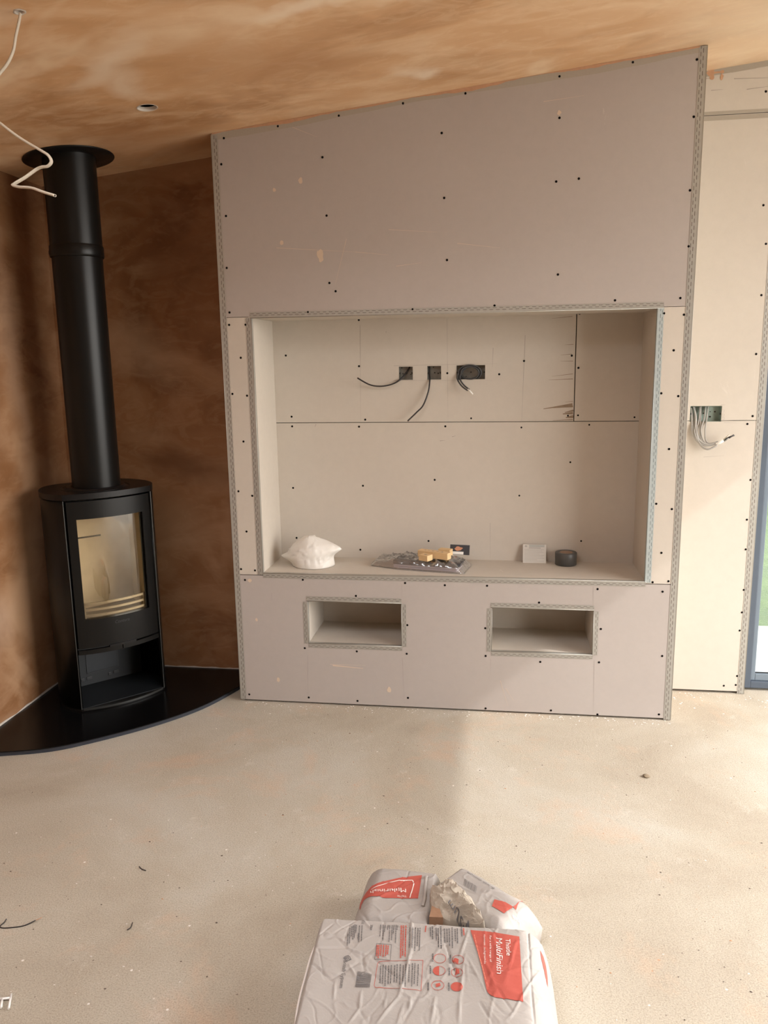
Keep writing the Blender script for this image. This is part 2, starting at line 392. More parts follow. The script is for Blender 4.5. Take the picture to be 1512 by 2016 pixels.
m = MB(); m.box((WX1, YB, 0), (XR+.01, YB+.07, 2.6)); m.box((WX0, YB, WZ), (WX1, YB+.07, 2.51)); m.build('side_board', M['ivory'], wb)
m = MB(); m.quad([(X1-.02, YB-.0008, 2.488), (WX0+1.2, YB-.0008, 2.488), (WX0+1.2, YB-.0008, 2.505), (X1-.02, YB-.0008, 2.505)])
m.quad([(X1-.02, YB-.0008, 2.511), (WX0+1.2, YB-.0008, 2.511), (WX0+1.2, YB-.0008, 2.523), (X1-.02, YB-.0008, 2.523)]); m.build('joint_tape', M['tape'], wb, label='grey scrim tape over the high horizontal joint')
m = MB(); N = 40
for i in range(N):
    a = X1-.02+(1.9)*i/N; b = X1-.02+1.9*(i+1)/N; w_ = .022+.004*noise.noise(Vector((a*8, 2, 0)))
    m.quad([(a, YB-.0009, zc(a)-w_), (b, YB-.0009, zc(b)-w_), (b, YB-.0009, zc(b)), (a, YB-.0009, zc(a))])
m.build('joint_tape', M['tape'], wb, label='grey scrim tape along the ceiling joint')
def blob(mb, c, y, rx, rz, seed=0, n=18):
    vs = []
    for k in range(n):
        a = k*2*PI/n; r = 1+.45*noise.noise(Vector((math.cos(a)*1.3, math.sin(a)*1.3, seed)))
        vs.append((c[0]+rx*r*math.cos(a), y, c[1]+rz*r*math.sin(a)))
    mb.quad(vs)
m = MB()
for i, (u, v, rx, rz) in enumerate(((1400, 144, .016, .012), (1402, 152, .009, .01), (1421, 152, .006, .012), (1422, 141, .008, .006), (1410, 143, .02, .004))):
    p = aty(u, v, YB-.0012); blob(m, (p.x, p.z), YB-.0014-.0001*i, rx, rz, i)
m.build('plaster_smear', M['smear'], wb, label='orange plaster daubs near the ceiling')
def line_marks(mb, segs, y, w=.0012):
    for (u0, v0, u1, v1, *r) in segs:
        a, b = aty(u0, v0, y), aty(u1, v1, y); d = (b-a).normalized(); nrm = Vector((-d.z, 0, d.x))*(r[0] if r else w)
        mb.quad([a-nrm, b-nrm*.3, b+nrm*.3, a+nrm])
# reveal of the back window
m = MB(); m.box((WX0, YB+T, 0), (WX0+.004, YB+.3, WZ)); m.build('reveal_board', M['ivory'], wb)

# ceiling with two round holes
def ceiling():
    bm = bmesh.new()
    outer = [(XL-.2, YR-.2), (XR+.2, YR-.2), (XR+.2, YB+.08), (XL-.2, YB+.08)]
    es = []
    def loop(P):
        vs = [bm.verts.new((x, y, 0)) for x, y in P]
        return [bm.edges.new((vs[i], vs[(i+1) % len(vs)])) for i in range(len(vs))]
    es += loop(outer)
    H = [(-1.268, 2.947, .034), (-1.252, 2.135, .011)]
    for cx, cy, r in H: es += loop([(cx+r*math.cos(k*2*PI/28), cy+r*math.sin(k*2*PI/28)) for k in range(28)])
    es += loop([(RX0, RY0), (RX1, RY0), (RX1, RY1), (RX0, RY1)])
    bmesh.ops.triangle_fill(bm, use_beauty=True, use_dissolve=False, edges=es)
    # (added rooflight opening is cut from the same sheet)
    r = bmesh.ops.extrude_face_region(bm, geom=list(bm.faces))
    for e in r['geom']:
        if isinstance(e, bmesh.types.BMVert): e.co.z += .0125
    for v in bm.verts: v.co.z += zc(v.co.x)
    m = MB(); m.bm.free(); m.bm = bm
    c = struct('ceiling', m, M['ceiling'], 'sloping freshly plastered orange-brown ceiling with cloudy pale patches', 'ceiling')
    cx, cy, r = H[0]
    m = MB(); m.lathe([(r+.004, -.001), (r+.002, -.0022), (r-.001, -.0005), (r-.0025, .006), (r-.003, .0115)], (cx, cy, 0), 40)
    for v in m.bm.verts: v.co.z += zc(v.co.x)+.0
    m.build('hole_rim', M['plaster_dry'], c, label='raw white rim of the round downlight hole')
    cx, cy, r = H[1]
    m = MB(); m.lathe([(r+.006, -.001), (r+.003, -.003), (r-.001, -.001), (r-.001, .011)], (cx, cy, 0), 24)
    for v in m.bm.verts: v.co.z += zc(v.co.x)+.004*noise.noise(v.co*60)
    m.build('hole_rim', M['plaster_dry'], c, label='chipped white rim round the cable hole')
    m = MB()
    def slab(x0, x1, y0, y1, d0, d1):
        P = [(x0, y0), (x1, y0), (x1, y1), (x0, y1)]
        vb = [(x, y, zc(x)+d0) for x, y in P]; vt = [(x, y, zc(x)+d1) for x, y in P]
        m.quad(vb); m.quad(vt)
        for k in range(4): m.quad([vb[k], vb[(k+1) % 4], vt[(k+1) % 4], vt[k]])
    xa, xb, ya, yb_ = XL-.3, XR+.25, YR-.3, YB+.3
    slab(xa, xb, ya, RY0, .2, .35); slab(xa, xb, RY1, yb_, .2, .35); slab(xa, RX0, RY0, RY1, .2, .35); slab(RX1, xb, RY0, RY1, .2, .35)
    m.build('sky_block_deck', M['void'], c)  # unseen slab added above the ceiling to keep sky light out
    m = MB()
    for (x0, x1, y0, y1) in ((RX0-.02, RX0, RY0-.02, RY1+.02), (RX1, RX1+.02, RY0-.02, RY1+.02), (RX0, RX1, RY0-.02, RY0), (RX0, RX1, RY1, RY1+.02)): slab(x0, x1, y0, y1, .0, .36)
    m.build('added_rooflight_shaft', M['plaster_dry'], c)  # shaft of the rooflight that is added for fill light
ceiling()

# ------------------------------------------------------------------ boarded chimney wall with TV recess and two niches
wc = empty('wall_centre', ((X0+X1)/2, YF, 0), label='boarded false chimney wall with a large recess and two low niches', cat='wall', kind='structure')
wc_off = Vector(wc.location)
def part(mb, name, mat, parent=wc, **k):
    for v in mb.bm.verts: v.co -= wc_off
    return mb.build(name, mat, parent, **k)
A0, A1, ZT, ZB = -1.0411, .6131, 1.7304, .616
m = MB(); sloped_board(m, X0, X1, 1.7355, YF, YF+T, lambda x: zc(x)-.004); part(m, 'upper_board', M['pink'], label='large pinkish grey board under the ceiling')
NH = [(-.8416, -.4164, .2925, .4939), (-.0223, .4097, .2845, .4865)]
m = MB(); panel_with_holes(m, X0, X1, .009, .6055, YF, YF+T, NH); part(m, 'lower_board', M['pink'], label='pinkish grey bottom board pierced by two niches')
m = MB(); m.box((X0, YF, .609), (A0, YF+T, 1.7335)); part(m, 'side_board', M['ivory'])
m = MB(); m.box((A1, YF, .609), (X1, YF+T, 1.7335)); part(m, 'side_board', M['ivory'])
m = MB(); m.box((A0, YF, .6065), (A1, YF+T-.001, .6155)); part(m, 'shelf_edge', M['ivory'])
# returns
m = MB(); sloped_board(m, X0, X0+T, 0, YF+T, YB, zc)
part(m, 'left_return_board', M['ivory'])
m = MB(); sloped_board(m, X1-T, X1, .008, YF+T, YB, zc); part(m, 'right_return_board', M['ivory'])
# recess lining
m = MB(); m.box((A0-T, YF+T*.2, ZB), (A0, YB, ZT)); part(m, 'recess_side_board', M['ivory'])
m = MB(); m.box((A1, YF+T*.2, ZB), (A1+T, YB, ZT)); part(m, 'recess_side_board', M['ivory'])
m = MB(); m.box((A0-T, YF+T*.2, ZT), (A1+T, YB, ZT+T)); part(m, 'recess_top_board', M['ivory'])
m = MB(); m.box((A0-T, YF+T, ZB-T), (A1+T, YB, ZB)); part(m, 'recess_shelf_board', M['ivory'])
BX = [(-.455, -.391, 1.456, 1.516), (-.325, -.262, 1.4555, 1.517), (-.193, -.064, 1.4545, 1.518)]
m = MB(); panel_with_holes(m, A0-T, .3295, ZS+.0015, ZT+T, YB, YB+T, BX); part(m, 'recess_back_board', M['ivory'], label='wide upper board at the back of the recess with three box cut-outs')
m = MB(); m.box((.3335, YB, ZS+.0015), (A1+T, YB+T, ZT+T)); part(m, 'recess_back_board', M['ivory'], label='narrow upper right board at the back of the recess')
m = MB(); m.box((A0-T, YB, ZB-T), (A1+T, YB+T, ZS-.0015)); part(m, 'recess_back_board', M['ivory'], label='full width lower board at the back of the recess')
# niches
for (a, b, c, d) in NH:
    m = MB(); t = .008
    m.box((a-t, YF+.002, c-t), (a, YF+.33, d+t)); m.box((b, YF+.002, c-t), (b+t, YF+.33, d+t))
    m.box((a, YF+.002, c-t), (b, YF+.33, c)); m.box((a, YF+.002, d), (b, YF+.33, d+t)); m.box((a-t, YB-.002, c-t), (b+t, YB+.01, d+t))
    part(m, 'niche_lining', M['ivory'])
# corner beads
def bead(p0, p1, nA, nB, w, mat, parent, off=wc_off, wb_=.02, seed=0):
    p0, p1, nA, nB = Vector(p0), Vector(p1), Vector(nA), Vector(nB)
    d = (p1-p0); L = d.length; d.normalize(); e = .0016; m = MB(); n = max(8, int(L/.0065))
    for i in range(n):
        s0, s1 = L*i/n, L*(i+1)/n
        def edge(s):
            return w*(1-.07*abs(math.sin(s*PI/.026))+.02*noise.noise(Vector((s*14, seed, 0))))
        for (n1, n2, ww, out) in ((nA, nB, None, True), (nB, nA, wb_, False)):
            q = []
            for s_, in ((s0,), (s1,)):
                we = edge(s_) if ww is None else ww
                base = p0+d*s_
                q.append((base+n1*e+n2*.0006, base+n1*(e*.6)-n2*we, s_, we))
            m.quad([q[0][0], q[1][0], q[1][1], q[0][1]], [(q[0][2], 0), (q[1][2], 0), (q[1][2], q[1][3]/w), (q[0][2], q[0][3]/w)] if out else [(q[0][2], 0), (q[1][2], 0), (q[1][2], .1), (q[0][2], .1)])
    nose = (nA+nB).normalized()
    m.tube([p0+nose*.0008, p1+nose*.0008], .0016, 8)
    for v in m.bm.verts: v.co -= off
    return m.build('corner_bead', mat, parent, recalc=False)
Y_, Xp, Xn, Zp, Zn = (0, -1, 0), (1, 0, 0), (-1, 0, 0), (0, 0, 1), (0, 0, -1)
bead((X0, YF, .01), (X0, YF, zc(X0)-.01), Y_, Xn, .028, M['bead'], wc, seed=1)
bead((X1, YF, .003), (X1, YF, zc(X1)-.004), Y_, Xp, .029, M['bead'], wc, seed=2)
bead((A0, YF, .609), (A0, YF, ZT), Y_, Xp, .025, M['bead'], wc, seed=3)
bead((A1, YF, ZB-.003), (A1, YF, ZT), Y_, Xn, .025, M['bead_blue'], wc, seed=4).__setitem__('label', 'bluish galvanised bead on the right edge of the recess')
bead((A0-.004, YF, ZT), (A1+.022, YF, ZT), Y_, Zn, .024, M['bead'], wc, seed=5)
bead((A0, YF, ZB), (A1+.004, YF, ZB), Y_, Zp, .022, M['bead'], wc, seed=6)
for i, (a, b, c, d) in enumerate(NH):
    bead((a, YF, c), (a, YF, d-.005), Y_, Xp, .021, M['bead'], wc, seed=7+i); bead((b, YF, c), (b, YF, d-.005), Y_, Xn, .021, M['bead'], wc, seed=17+i)
    bead((a-.004, YF, d), (b, YF, d), Y_, Zn, .022, M['bead'], wc, seed=27+i); bead((a, YF, c), (b, YF, c), Y_, Zp, .02, M['bead'], wc, seed=37+i)
bead((WX0, YB, .002), (WX0, YB, WZ), Y_, Xp, .030, M['bead'], wb, off=Vector((0, 0, 0)), seed=50)
# tape under the ceiling on the chimney wall, with plaster smears
m = MB(); N = 120; ms = MB()
for i in range(N):
    a = X0+.004+(X1-X0-.03)*i/N; b = X0+.004+(X1-X0-.03)*(i+1)/N
    wf = lambda x: .026+.006*math.sin(x*5)+.004*noise.noise(Vector((x*7, 3, 1)))
    m.quad([(a, YF-.0007, zc(a)-wf(a)), (b, YF-.0007, zc(b)-wf(b)), (b, YF-.0007, zc(b)-.001), (a, YF-.0007, zc(a)-.001)])
    sf = lambda x: max(.002, .008+.014*noise.noise(Vector((x*4.1, 9, 1)))+.004*noise.noise(Vector((x*30, 9, 1))))
    ms.quad([(a, YF-.0016, zc(a)-sf(a)), (b, YF-.0016, zc(b)-sf(b)), (b, YF-.0016, zc(b)-.0005), (a, YF-.0016, zc(a)-.0005)])
part(m, 'joint_tape', M['tape'], label='grey scrim tape along the sloping ceiling joint'); part(ms, 'plaster_smear', M['smear'], label='orange plaster smeared over the tape')
m = MB()
for i, (u, v, r) in enumerate(((592, 356, .011), (630, 500, .019), (632, 508, .014), (540, 374, .008), (492, 1143, .010), (1101, 222, .009), (766, 1358, .012), (548, 1338, .010), (505, 1220, .007), (555, 478, .009))):
    p = aty(u, v, YF); blob(m, (p.x, p.z), YF-.0006-.00005*i, r*.8, r, i*3.1)
part(m, 'plaster_splash', M['smear_pale'], label='small pale plaster spots on the boards')
m = MB()
line_marks(m, ((544, 488, 700, 496), (700, 496, 765, 502), (765, 452, 860, 457), (682, 470, 660, 560), (570, 248, 625, 270), (780, 524, 830, 517), (1070, 200, 1150, 188), (655, 1310, 715, 1316, .003), (650, 1308, 720, 1310), (985, 1340, 1000, 1390), (995, 1355, 1012, 1380), (900, 479, 985, 488)), YF-.0005, .0008)
part(m, 'scratches', M['smear_pale'], label='faint pale scratches across the boards')
# pencil lines, damp streaks in the recess
m = MB(); line_marks(m, ((709, 640, 710, 832, .0006), (880, 628, 882, 832, .0005), (1034, 660, 1027, 830, .0009), (971, 685, 969, 724, .0009), (965, 1030, 965, 1098, .0006), (775, 720, 980, 716, .0006), (775, 749, 970, 749, .0005), (760, 652, 760, 656), (622, 835, 620, 841), (866, 868, 876, 867), (890, 860, 897, 858)), YB-.0006)
part(m, 'pencil_lines', M['pencil'])
m = MB(); line_marks(m, ((1127, 623, 1086, 627), (1129, 678, 1112, 679), (1126, 697, 1104, 699), (1128, 711, 1103, 711), (1128, 736, 1086, 741), (1128, 746, 1080, 748, .0015), (1127, 796, 1070, 805, .005), (1128, 800, 1085, 803, .004), (1128, 813, 1108, 815, .006), (1129, 820, 1114, 822, .007), (1129, 808, 1112, 812, .004), (1128, 826, 1088, 828, .002), (1128, 790, 1112, 792, .001)), YB-.0007)
part(m, 'water_stain', M['stain'], label='brown damp streaks at the upright joint in the recess')
m = MB(); line_marks(m, ((535, 1168, 535, 1184, .0006), (606, 1290, 606, 1372, .0005), (792, 1295, 796, 1385, .0005), (791, 1150, 791, 1178, .0005), (966, 1297, 966, 1330, .0005), (1170, 1300, 1168, 1405, .0006), (1168, 1155, 1168, 1195, .0005)), YF-.0006)
part(m, 'pencil_lines', M['pencil'])
m = MB(); line_marks(m, ((1420, 797, 1428, 797, .0008), (1422, 828, 1486, 826, .0004), (1425, 832, 1450, 832, .0005), (1385, 155, 1400, 154), (1445, 155, 1512, 153), (1470, 176, 1512, 170), (1400, 178, 1424, 176), (1385, 900, 1425, 897, .0006)), YB-.0006)
for x_, y_ in ((1423, 809), (1423, 817), (1423, 824)):
    line_marks(m, ((x_-1, y_-2, x_+3, y_-2, .0006), (x_+3, y_-2, x_+3, y_+2, .0006), (x_+3, y_+2, x_-1, y_+2, .0006)), YB-.0006)
m.build('pencil_marks', M['pencil'], wb)

# screws
def screw_mesh():
    m = MB(); n = 12; r = .0049
    rings = [(r, .0002), (r*.82, -.0012), (r*.35, -.0011), (r*.25, -.0009)]
    R = [[m.bm.verts.new((rr*math.cos(k*2*PI/n), y, rr*math.sin(k*2*PI/n))) for k in range(n)] for rr, y in rings]
    for a, b in zip(R, R[1:]):
        for k in range(n): m.bm.faces.new((a[k], a[(k+1) % n], b[(k+1) % n], b[k]))
    m.bm.faces.new(R[-1])
    return m
scr = None
def screws(pts, y, parent, off):
    global scr
    for (u, v) in pts:
        p = aty(u, v, y)
        if scr is None: o = screw_mesh().build('screw', M['screw'], parent); scr = o
        else: o = scr.copy(); COL.objects.link(o); o.parent = parent
        o.location = Vector((p.x, y, p.z))-off
def sc(L, ox, oy, s): return [(ox+a/s, oy+b/s) for a, b in L]
F = sc(((110, 518), (96, 657), (121, 932), (125, 1208), (140, 1445), (397, 455), (721, 399), (1062, 333), (1394, 280), (634, 620), (656, 930), (671, 1288), (704, 1332), (1268, 491), (1281, 836), (1296, 1166), (557, 1443), (1113, 1428)), 400, 80, 2.7)
F += sc(((586, 263), (1006, 182), (1373, 166), (586, 500), (567, 865), (1355, 494), (1333, 915), (1326, 1236), (1278, 1532), (577, 1397), (214, 1575), (904, 1545), (697, 848)), 900, 60, 2.908)
F += sc(((343, 535), (560, 533), (497, 970), (387, 1448), (580, 1472)), 400, 560, 6.72)
F += sc(((321, 190), (256, 827), (433, 885), (360, 1342), (290, 1823), (468, 1840), (340, 1962)), 430, 840, 6.5)
F += sc(((755, 337), (987, 353), (868, 769), (723, 1271), (921, 1304)), 1180, 560, 5.93)
F += sc(((502, 157), (338, 857), (538, 925), (404, 1485), (291, 1861), (494, 1848), (419, 1982)), 1240, 860, 6.5)
F += sc(((437, 60), (1001, 78), (1220, 90), (1453, 93), (730, 149), (448, 437), (1013, 310), (1010, 468), (735, 455), (142, 692), (470, 709), (739, 728), (1017, 711), (1443, 327), (1445, 480), (1445, 769)), 440, 1120, 2.8)
F += sc(((909, 131), (530, 218), (930, 389), (1327, 564), (538, 602), (918, 605), (607, 916), (908, 942), (1306, 942)), 900, 1120, 3.287)
B = sc(((780, 113), (237, 378), (782, 457), (1439, 509), (280, 833), (828, 855), (284, 905), (782, 907), (1424, 905), (291, 1363), (811, 1347), (1345, 1303), (317, 1735), (792, 1823), (1299, 1758)), 500, 600, 3.78)
B += sc(((966, 60), (590, 380), (913, 344), (958, 427), (422, 470), (232, 768), (887, 750), (955, 748), (1337, 761), (572, 830), (1031, 812), (903, 1065), (558, 1291), (976, 1598)), 860, 600, 3.436)
R = [(1508, 180), (1503, 404), (1508, 480)] + sc(((624, 889), (559, 1619)), 1400, 440, 6.3) + sc(((1306, 676), (1236, 781), (1277, 1531)), 1290, 720, 6.81)
R += sc(((128, 517), (118, 763), (102, 1098), (87, 1284), (68, 1434), (47, 1810), (36, 1884)), 1440, 900, 4.2) + [(1425, 1350)]
screws(F, YF-.0002, wc, wc_off)
screws(B[:max(0, 100-len(F))], YB-.0002, wc, wc_off)
print('screws', len(F), len(B), len(R))
rest = B[max(0, 100-len(F)):]
if rest:
    m = MB()
    for (u, v) in rest:
        p = aty(u, v, YB-.0002); n = 10
        m.quad([(p.x+.0043*math.cos(k*2*PI/n), YB-.001, p.z+.0043*math.sin(k*2*PI/n)) for k in range(n)])
    o = part(m, 'screw_heads', M['screw']); o['kind'] = 'stuff'
screws(R, YB-.0002, wb, Vector((0, 0, 0)))

# ------------------------------------------------------------------ metal back boxes and their cables
def back_box(a, b, c, d, y, mat, label, knock):
    o = empty('back_box', ((a+b)/2, y+.04, c), label=label, cat='electrical box', group=None); off = Vector(o.location)
    m = MB(); t = .0012; D = .036
    m.box((a, y+D, c), (b, y+D+t, d)); m.box((a, y+.003, c), (a+t, y+D, d)); m.box((b-t, y+.003, c), (b, y+D, d)); m.box((a, y+.003, c), (b, y+D, c+t)); m.box((a, y+.003, d-t), (b, y+D, d))
    for v in m.bm.verts: v.co -= off
    m.build('box_shell', mat, o)
    for (fx, fz, r) in knock:
        m = MB(); n = 14; x, z = a+fx*(b-a), c+fz*(d-c)
        m.quad([(x+r*math.cos(k*2*PI/n), y+D-.0006, z+r*.85*math.sin(k*2*PI/n)) for k in range(n)])
        for v in m.bm.verts: v.co -= off
        m.build('knockout', M['void'], o)
    # fixing screw and lugs
    m = MB(); x, z = (a+b)/2, (c+d)/2
    m.box((x-.003, y+D-.003, z-.003), (x+.003, y+D, z+.003), .001)
    for v in m.bm.verts: v.co -= off
    m.build('fixing_screw', M['edge'], o)
    for xa in (a+.001, b-.007):
        m = MB(); m.box((xa, y+.006, z-.004), (xa+.006, y+.009, z+.004))
        for v in m.bm.verts: v.co -= off
        m.build('fixing_lug', M['edge'], o)
    return o
back_box(*BX[0], YB, M['box'], 'leftmost small square metal socket box in the recess back', ((.15, .9, .003), (.24, .45, .0035), (.8, .4, .003)))
back_box(*BX[1], YB, M['box'], 'middle small square metal socket box in the recess back', ((.75, .45, .004), (.4, .9, .003)))
back_box(*BX[2], YB, M['box'], 'double width metal socket box behind the coiled grey cables in the recess', ((.15, .85, .004), (.78, .2, .005), (.33, .2, .003)))
back_box(*bxr, YB, M['box_green'], 'wide galvanised socket box on the right wall filled with grey cables', ((.70, .60, .0025), (.70, .28, .005), (.85, .6, .004)))
def cable(name, pts, r, mat, label, cat='cable', flat=None, ends=None, group=None, n=10, seg=8):
    P = [aty(u, v, y) for u, v, y in pts]
    c = empty(name, P[0], label=label, cat=cat, group=group); off = Vector(c.location)
    P = catmull(P, seg)
    m = MB(); m.tube([p-off for p in P], r, n, flat=flat); m.build('sheath', mat, c)
    if ends:
        m = MB(); d = (P[-1]-P[-2]).normalized(); m.tube([P[-1]-off-d*.001, P[-1]-off+d*ends[1]], ends[0], 8); m.build('cut_end', ends[2], c)
    return c
yb = YB
cable('coaxial_cable', [(807, 722, yb+.03), (800, 733, yb+.022), (787, 748, yb-.006), (770, 757, yb-.018), (748, 760.5, yb-.03), (727, 757, yb-.04), (703.5, 744, yb-.05)], .0034, M['cable_black'], 'black cable curling left out of the leftmost socket box', ends=(.0012, .002, M['copper']))
cable('coaxial_cable', [(845.5, 721, yb+.03), (845.5, 735, yb+.018), (846, 750, yb-.006), (843, 772, yb-.022), (833, 798, yb-.035), (820, 812, yb-.04), (802.5, 829, yb-.05)], .0034, M['cable_black'], 'black cable hanging down from the middle socket box', ends=(.0012, .002, M['copper']))
g = empty('coiled_cable', aty(926, 735, yb), label='dark grey cables coiled in the double socket box with a taped white end', cat='cable'); off = Vector(g.location)
for k, (dr, st) in enumerate(((0, 0), (2.4, .4), (-2.4, .8))):
    P = []
    for i in range(26):
        a = PI*.95-(i/25)*2*PI*1.0+st*.3
        P.append(aty(926+(19+dr)*math.cos(a)-(2 if math.cos(a) < 0 else 0), 734-(13.5+dr*.6)*math.sin(a), yb+.012-.012*math.sin(a*.5+st)-.006*k))
    P = [aty(905, 745+k*1.5, yb+.004-.004*k)]+P
    m = MB(); m.tube([p-off for p in catmull(P, 3)], .0036, 8); m.build('cable_loop', M['cable_dark'], g)
for k, pts in enumerate(([(912, 722, yb+.02), (903, 734, yb-.002), (901, 747, yb-.016), (909, 760, yb-.03), (921, 769, yb-.04)], [(918, 723, yb+.02), (907, 736, yb-.005), (906, 747, yb-.02), (913, 758, yb-.032), (924, 767, yb-.042)])):
    m = MB(); m.tube([p-off for p in catmull([aty(*p) for p in pts], 8)], .0036, 8); m.build('cable_tail', M['cable_dark'], g)
m = MB(); m.tube([aty(921, 766, yb-.041)-off, aty(927, 772, yb-.045)-off, aty(931, 776, yb-.047)-off], [.007, .006, .004], 8, flat=.6); m.build('taped_end', M['white_plastic'], g, label='white taped cable end')
# bundle on the right wall
g = empty('cable_bundle', aty(1385, 820, yb), label='grey cable bundle drooping from the socket box on the right wall, ends taped white', cat='cable'); off = Vector(g.location)
bl = [((1361, 802), (1362, 825), (1363.5, 850), (1373, 868), (1390, 876.5), (1412, 872.5)), ((1365, 800), (1370, 820), (1370, 845), (1377, 866), (1392, 874), (1413, 871)),
      ((1378, 800), (1376, 825), (1371, 850), (1377, 872), (1393, 884), (1412, 876)), ((1380, 800), (1379, 825), (1378.5, 850), (1381, 868), (1397, 875.5), (1413, 870)),
      ((1389, 800), (1386, 825), (1380, 845), (1384, 866), (1396, 877), (1413, 873)), ((1394, 800), (1391, 825), (1388, 850), (1390, 868), (1399, 873.5), (1414, 869)),
      ((1368, 803), (1366, 830), (1368, 855), (1379, 877), (1393, 885), (1411, 878))]
for k, pts in enumerate(bl):
    ys = [yb+.028, yb+.004, yb-.014-.0015*k, yb-.026, yb-.034, yb-.04]
    m = MB(); m.tube([p-off for p in catmull([aty(u, v, y-.0015*(k % 3)) for (u, v), y in zip(pts, ys)], 8)], .0050, 8, flat=.62); m.build('cable', M['cable_grey'], g)
m = MB(); m.tube([p-off for p in (aty(1409, 873.5, yb-.04), aty(1417, 871, yb-.043), aty(1424, 867, yb-.046))], [.0085, .0095, .009], 12, flat=.75); m.build('tape_wrap', M['white_plastic'], g, label='white tape round the bundle end')
for k, (u, v, u2, v2, mt) in enumerate(((1424, 870, 1435, 863, 'cable_grey'), (1424, 866, 1436, 856, 'cable_cream'), (1425, 867, 1432, 862, 'gasket'), (1433, 864, 1445, 856, 'cable_dark'), (1432, 862, 1446, 857, 'cable_black'))):
    m = MB(); m.tube([aty(u, v, yb-.045)-off, aty(u2, v2, yb-.052)-off], .0032, 8); m.build('cut_end', M[mt], g)

# ------------------------------------------------------------------ loose cable from the ceiling
yc = 2.12
P = [aty(40, 27, yc+.01), aty(37, 45, yc), aty(31, 72, yc), aty(26, 100, yc), aty(14, 126, yc-.01), aty(-8, 155, yc-.02), aty(-20, 190, yc-.03), aty(-14, 228, yc-.03), aty(5, 246, yc-.03), aty(40, 272, yc-.02), aty(80, 296, yc-.02),
     aty(95, 306, yc-.02), aty(101, 318, yc-.02), aty(94, 327, yc-.02), aty(82, 329, yc-.02), aty(71, 334, yc-.02), aty(50, 349, yc-.03), aty(30, 361, yc-.04), aty(26, 365, yc-.04), aty(38, 368, yc-.05), aty(62, 370, yc-.06), aty(85, 378, yc-.07), aty(108, 385, yc-.08)]
g = empty('ceiling_cable', P[0], label='pale flat cable dangling from a hole in the ceiling in front of the flue', cat='cable'); off = Vector(g.location)
PP = catmull(P, 8)
m = MB(); m.tube([p-off for p in PP], [.0044+.0014*min(1, i/90) for i in range(len(PP))], 10, flat=.62); m.build('sheath', M['cable_cream'], g)
d = (PP[-1]-PP[-3]).normalized()
m = MB(); m.tube([PP[-1]-off-d*.001, PP[-1]-off+d*.0008], .0028, 8); m.build('cut_end', M['void'], g)

# ------------------------------------------------------------------ hearth
arc = [(-2.1150, 2.690), (-1.975, 2.718), (-1.79, 2.777), (-1.628, 2.889), (-1.453, 3.051), (-1.315, 3.232), (-1.223, 3.45), (-1.1775, 3.62)]
arc = [(p.x, p.y) for p in catmull([(a, b, 0) for a, b in arc], 8)]
h = empty('hearth_plate', (-1.75, 3.3, 0), label='black curved hearth plate under the wood stove', cat='hearth'); off = Vector(h.location)
m = MB(); m.prism(arc+[(-1.1775, YB-.001), (XL+.0015, YB-.001)], .0190, .0228)
for v in m.bm.verts: v.co -= off
m.build('top_plate', M['hearth'], h)
arc2 = [(x+.0035*(1 if x > -1.7 else .3)*-1, y+.006) for x, y in arc]
m = MB(); m.prism(arc2+[(-1.182, YB-.003), (XL+.003, YB-.003)], .0005, .0190)
for v in m.bm.verts: v.co -= off
m.build('slab_edge', M['hearth_edge'], h)

# ------------------------------------------------------------------ wood stove (local: x along the front, y depth, z up)
HZ = .0228
st = empty('wood_stove', (-1.699, 3.2445, HZ), math.atan2(.719, .695), label='tall matt black wood stove with glass door on the curved hearth', cat='stove')
R_ = .45; YC = R_-.043
def fy(u, off=0): return YC-math.sqrt((R_+off)**2-u*u)
def arc_panel(mb, u0, u1, z0, z1, t, holes=(), off=0, nu=28):
    us = sorted({round(u0+(u1-u0)*i/nu, 5) for i in range(nu+1)} | {h[0] for h in holes} | {h[1] for h in holes}); zs = sorted({z0, z1} | {h[2] for h in holes} | {h[3] for h in holes})
    def hole(i, j):
        if i < 0 or j < 0 or i >= len(us)-1 or j >= len(zs)-1: return True
        c, d = (us[i]+us[i+1])/2, (zs[j]+zs[j+1])/2
        return any(q[0] < c < q[1] and q[2] < d < q[3] for q in holes)
    f = lambda u, z: (u, fy(u, off), z)
    b = lambda u, z: (u, fy(u, off)+t, z)
    for i in range(len(us)-1):
        for j in range(len(zs)-1):
            if hole(i, j): continue
            a, c, e, g_ = us[i], us[i+1], zs[j], zs[j+1]
            mb.quad([f(a, e), f(c, e), f(c, g_), f(a, g_)]); mb.quad([b(a, e), b(a, g_), b(c, g_), b(c, e)])
            for di, dj, p, q in ((-1, 0, (a, e), (a, g_)), (1, 0, (c, e), (c, g_)), (0, -1, (a, e), (c, e)), (0, 1, (a, g_), (c, g_))):
                if hole(i+di, j+dj): mb.quad([f(*p), f(*q), b(*q), b(*p)])
    bmesh.ops.remove_doubles(mb.bm, verts=mb.bm.verts, dist=1e-5)
    return mb
side = [(.192, 0), (.216, .035), (.234, .085), (.240, .14), (.232, .20), (.205, .27), (.16, .325), (.10, .35)]
side = [(p.x, p.y) for p in catmull([(a, b, 0) for a, b in side], 5)]
back = side + [(-x, y) for x, y in side[::-1]]
def scale_path(P, o):
    out = []
    for i, (x, y) in enumerate(P):
        a = Vector(P[max(i-1, 0)]); b = Vector(P[min(i+1, len(P)-1)]); d = (b-a).normalized(); nrm = Vector((d.y, -d.x))
        out.append((x+nrm.x*o, y+nrm.y*o))
    return out
front = [(-.192+.384*i/24, fy(-.192+.384*i/24)) for i in range(25)]
outline = front[:-1]+back[:-1]
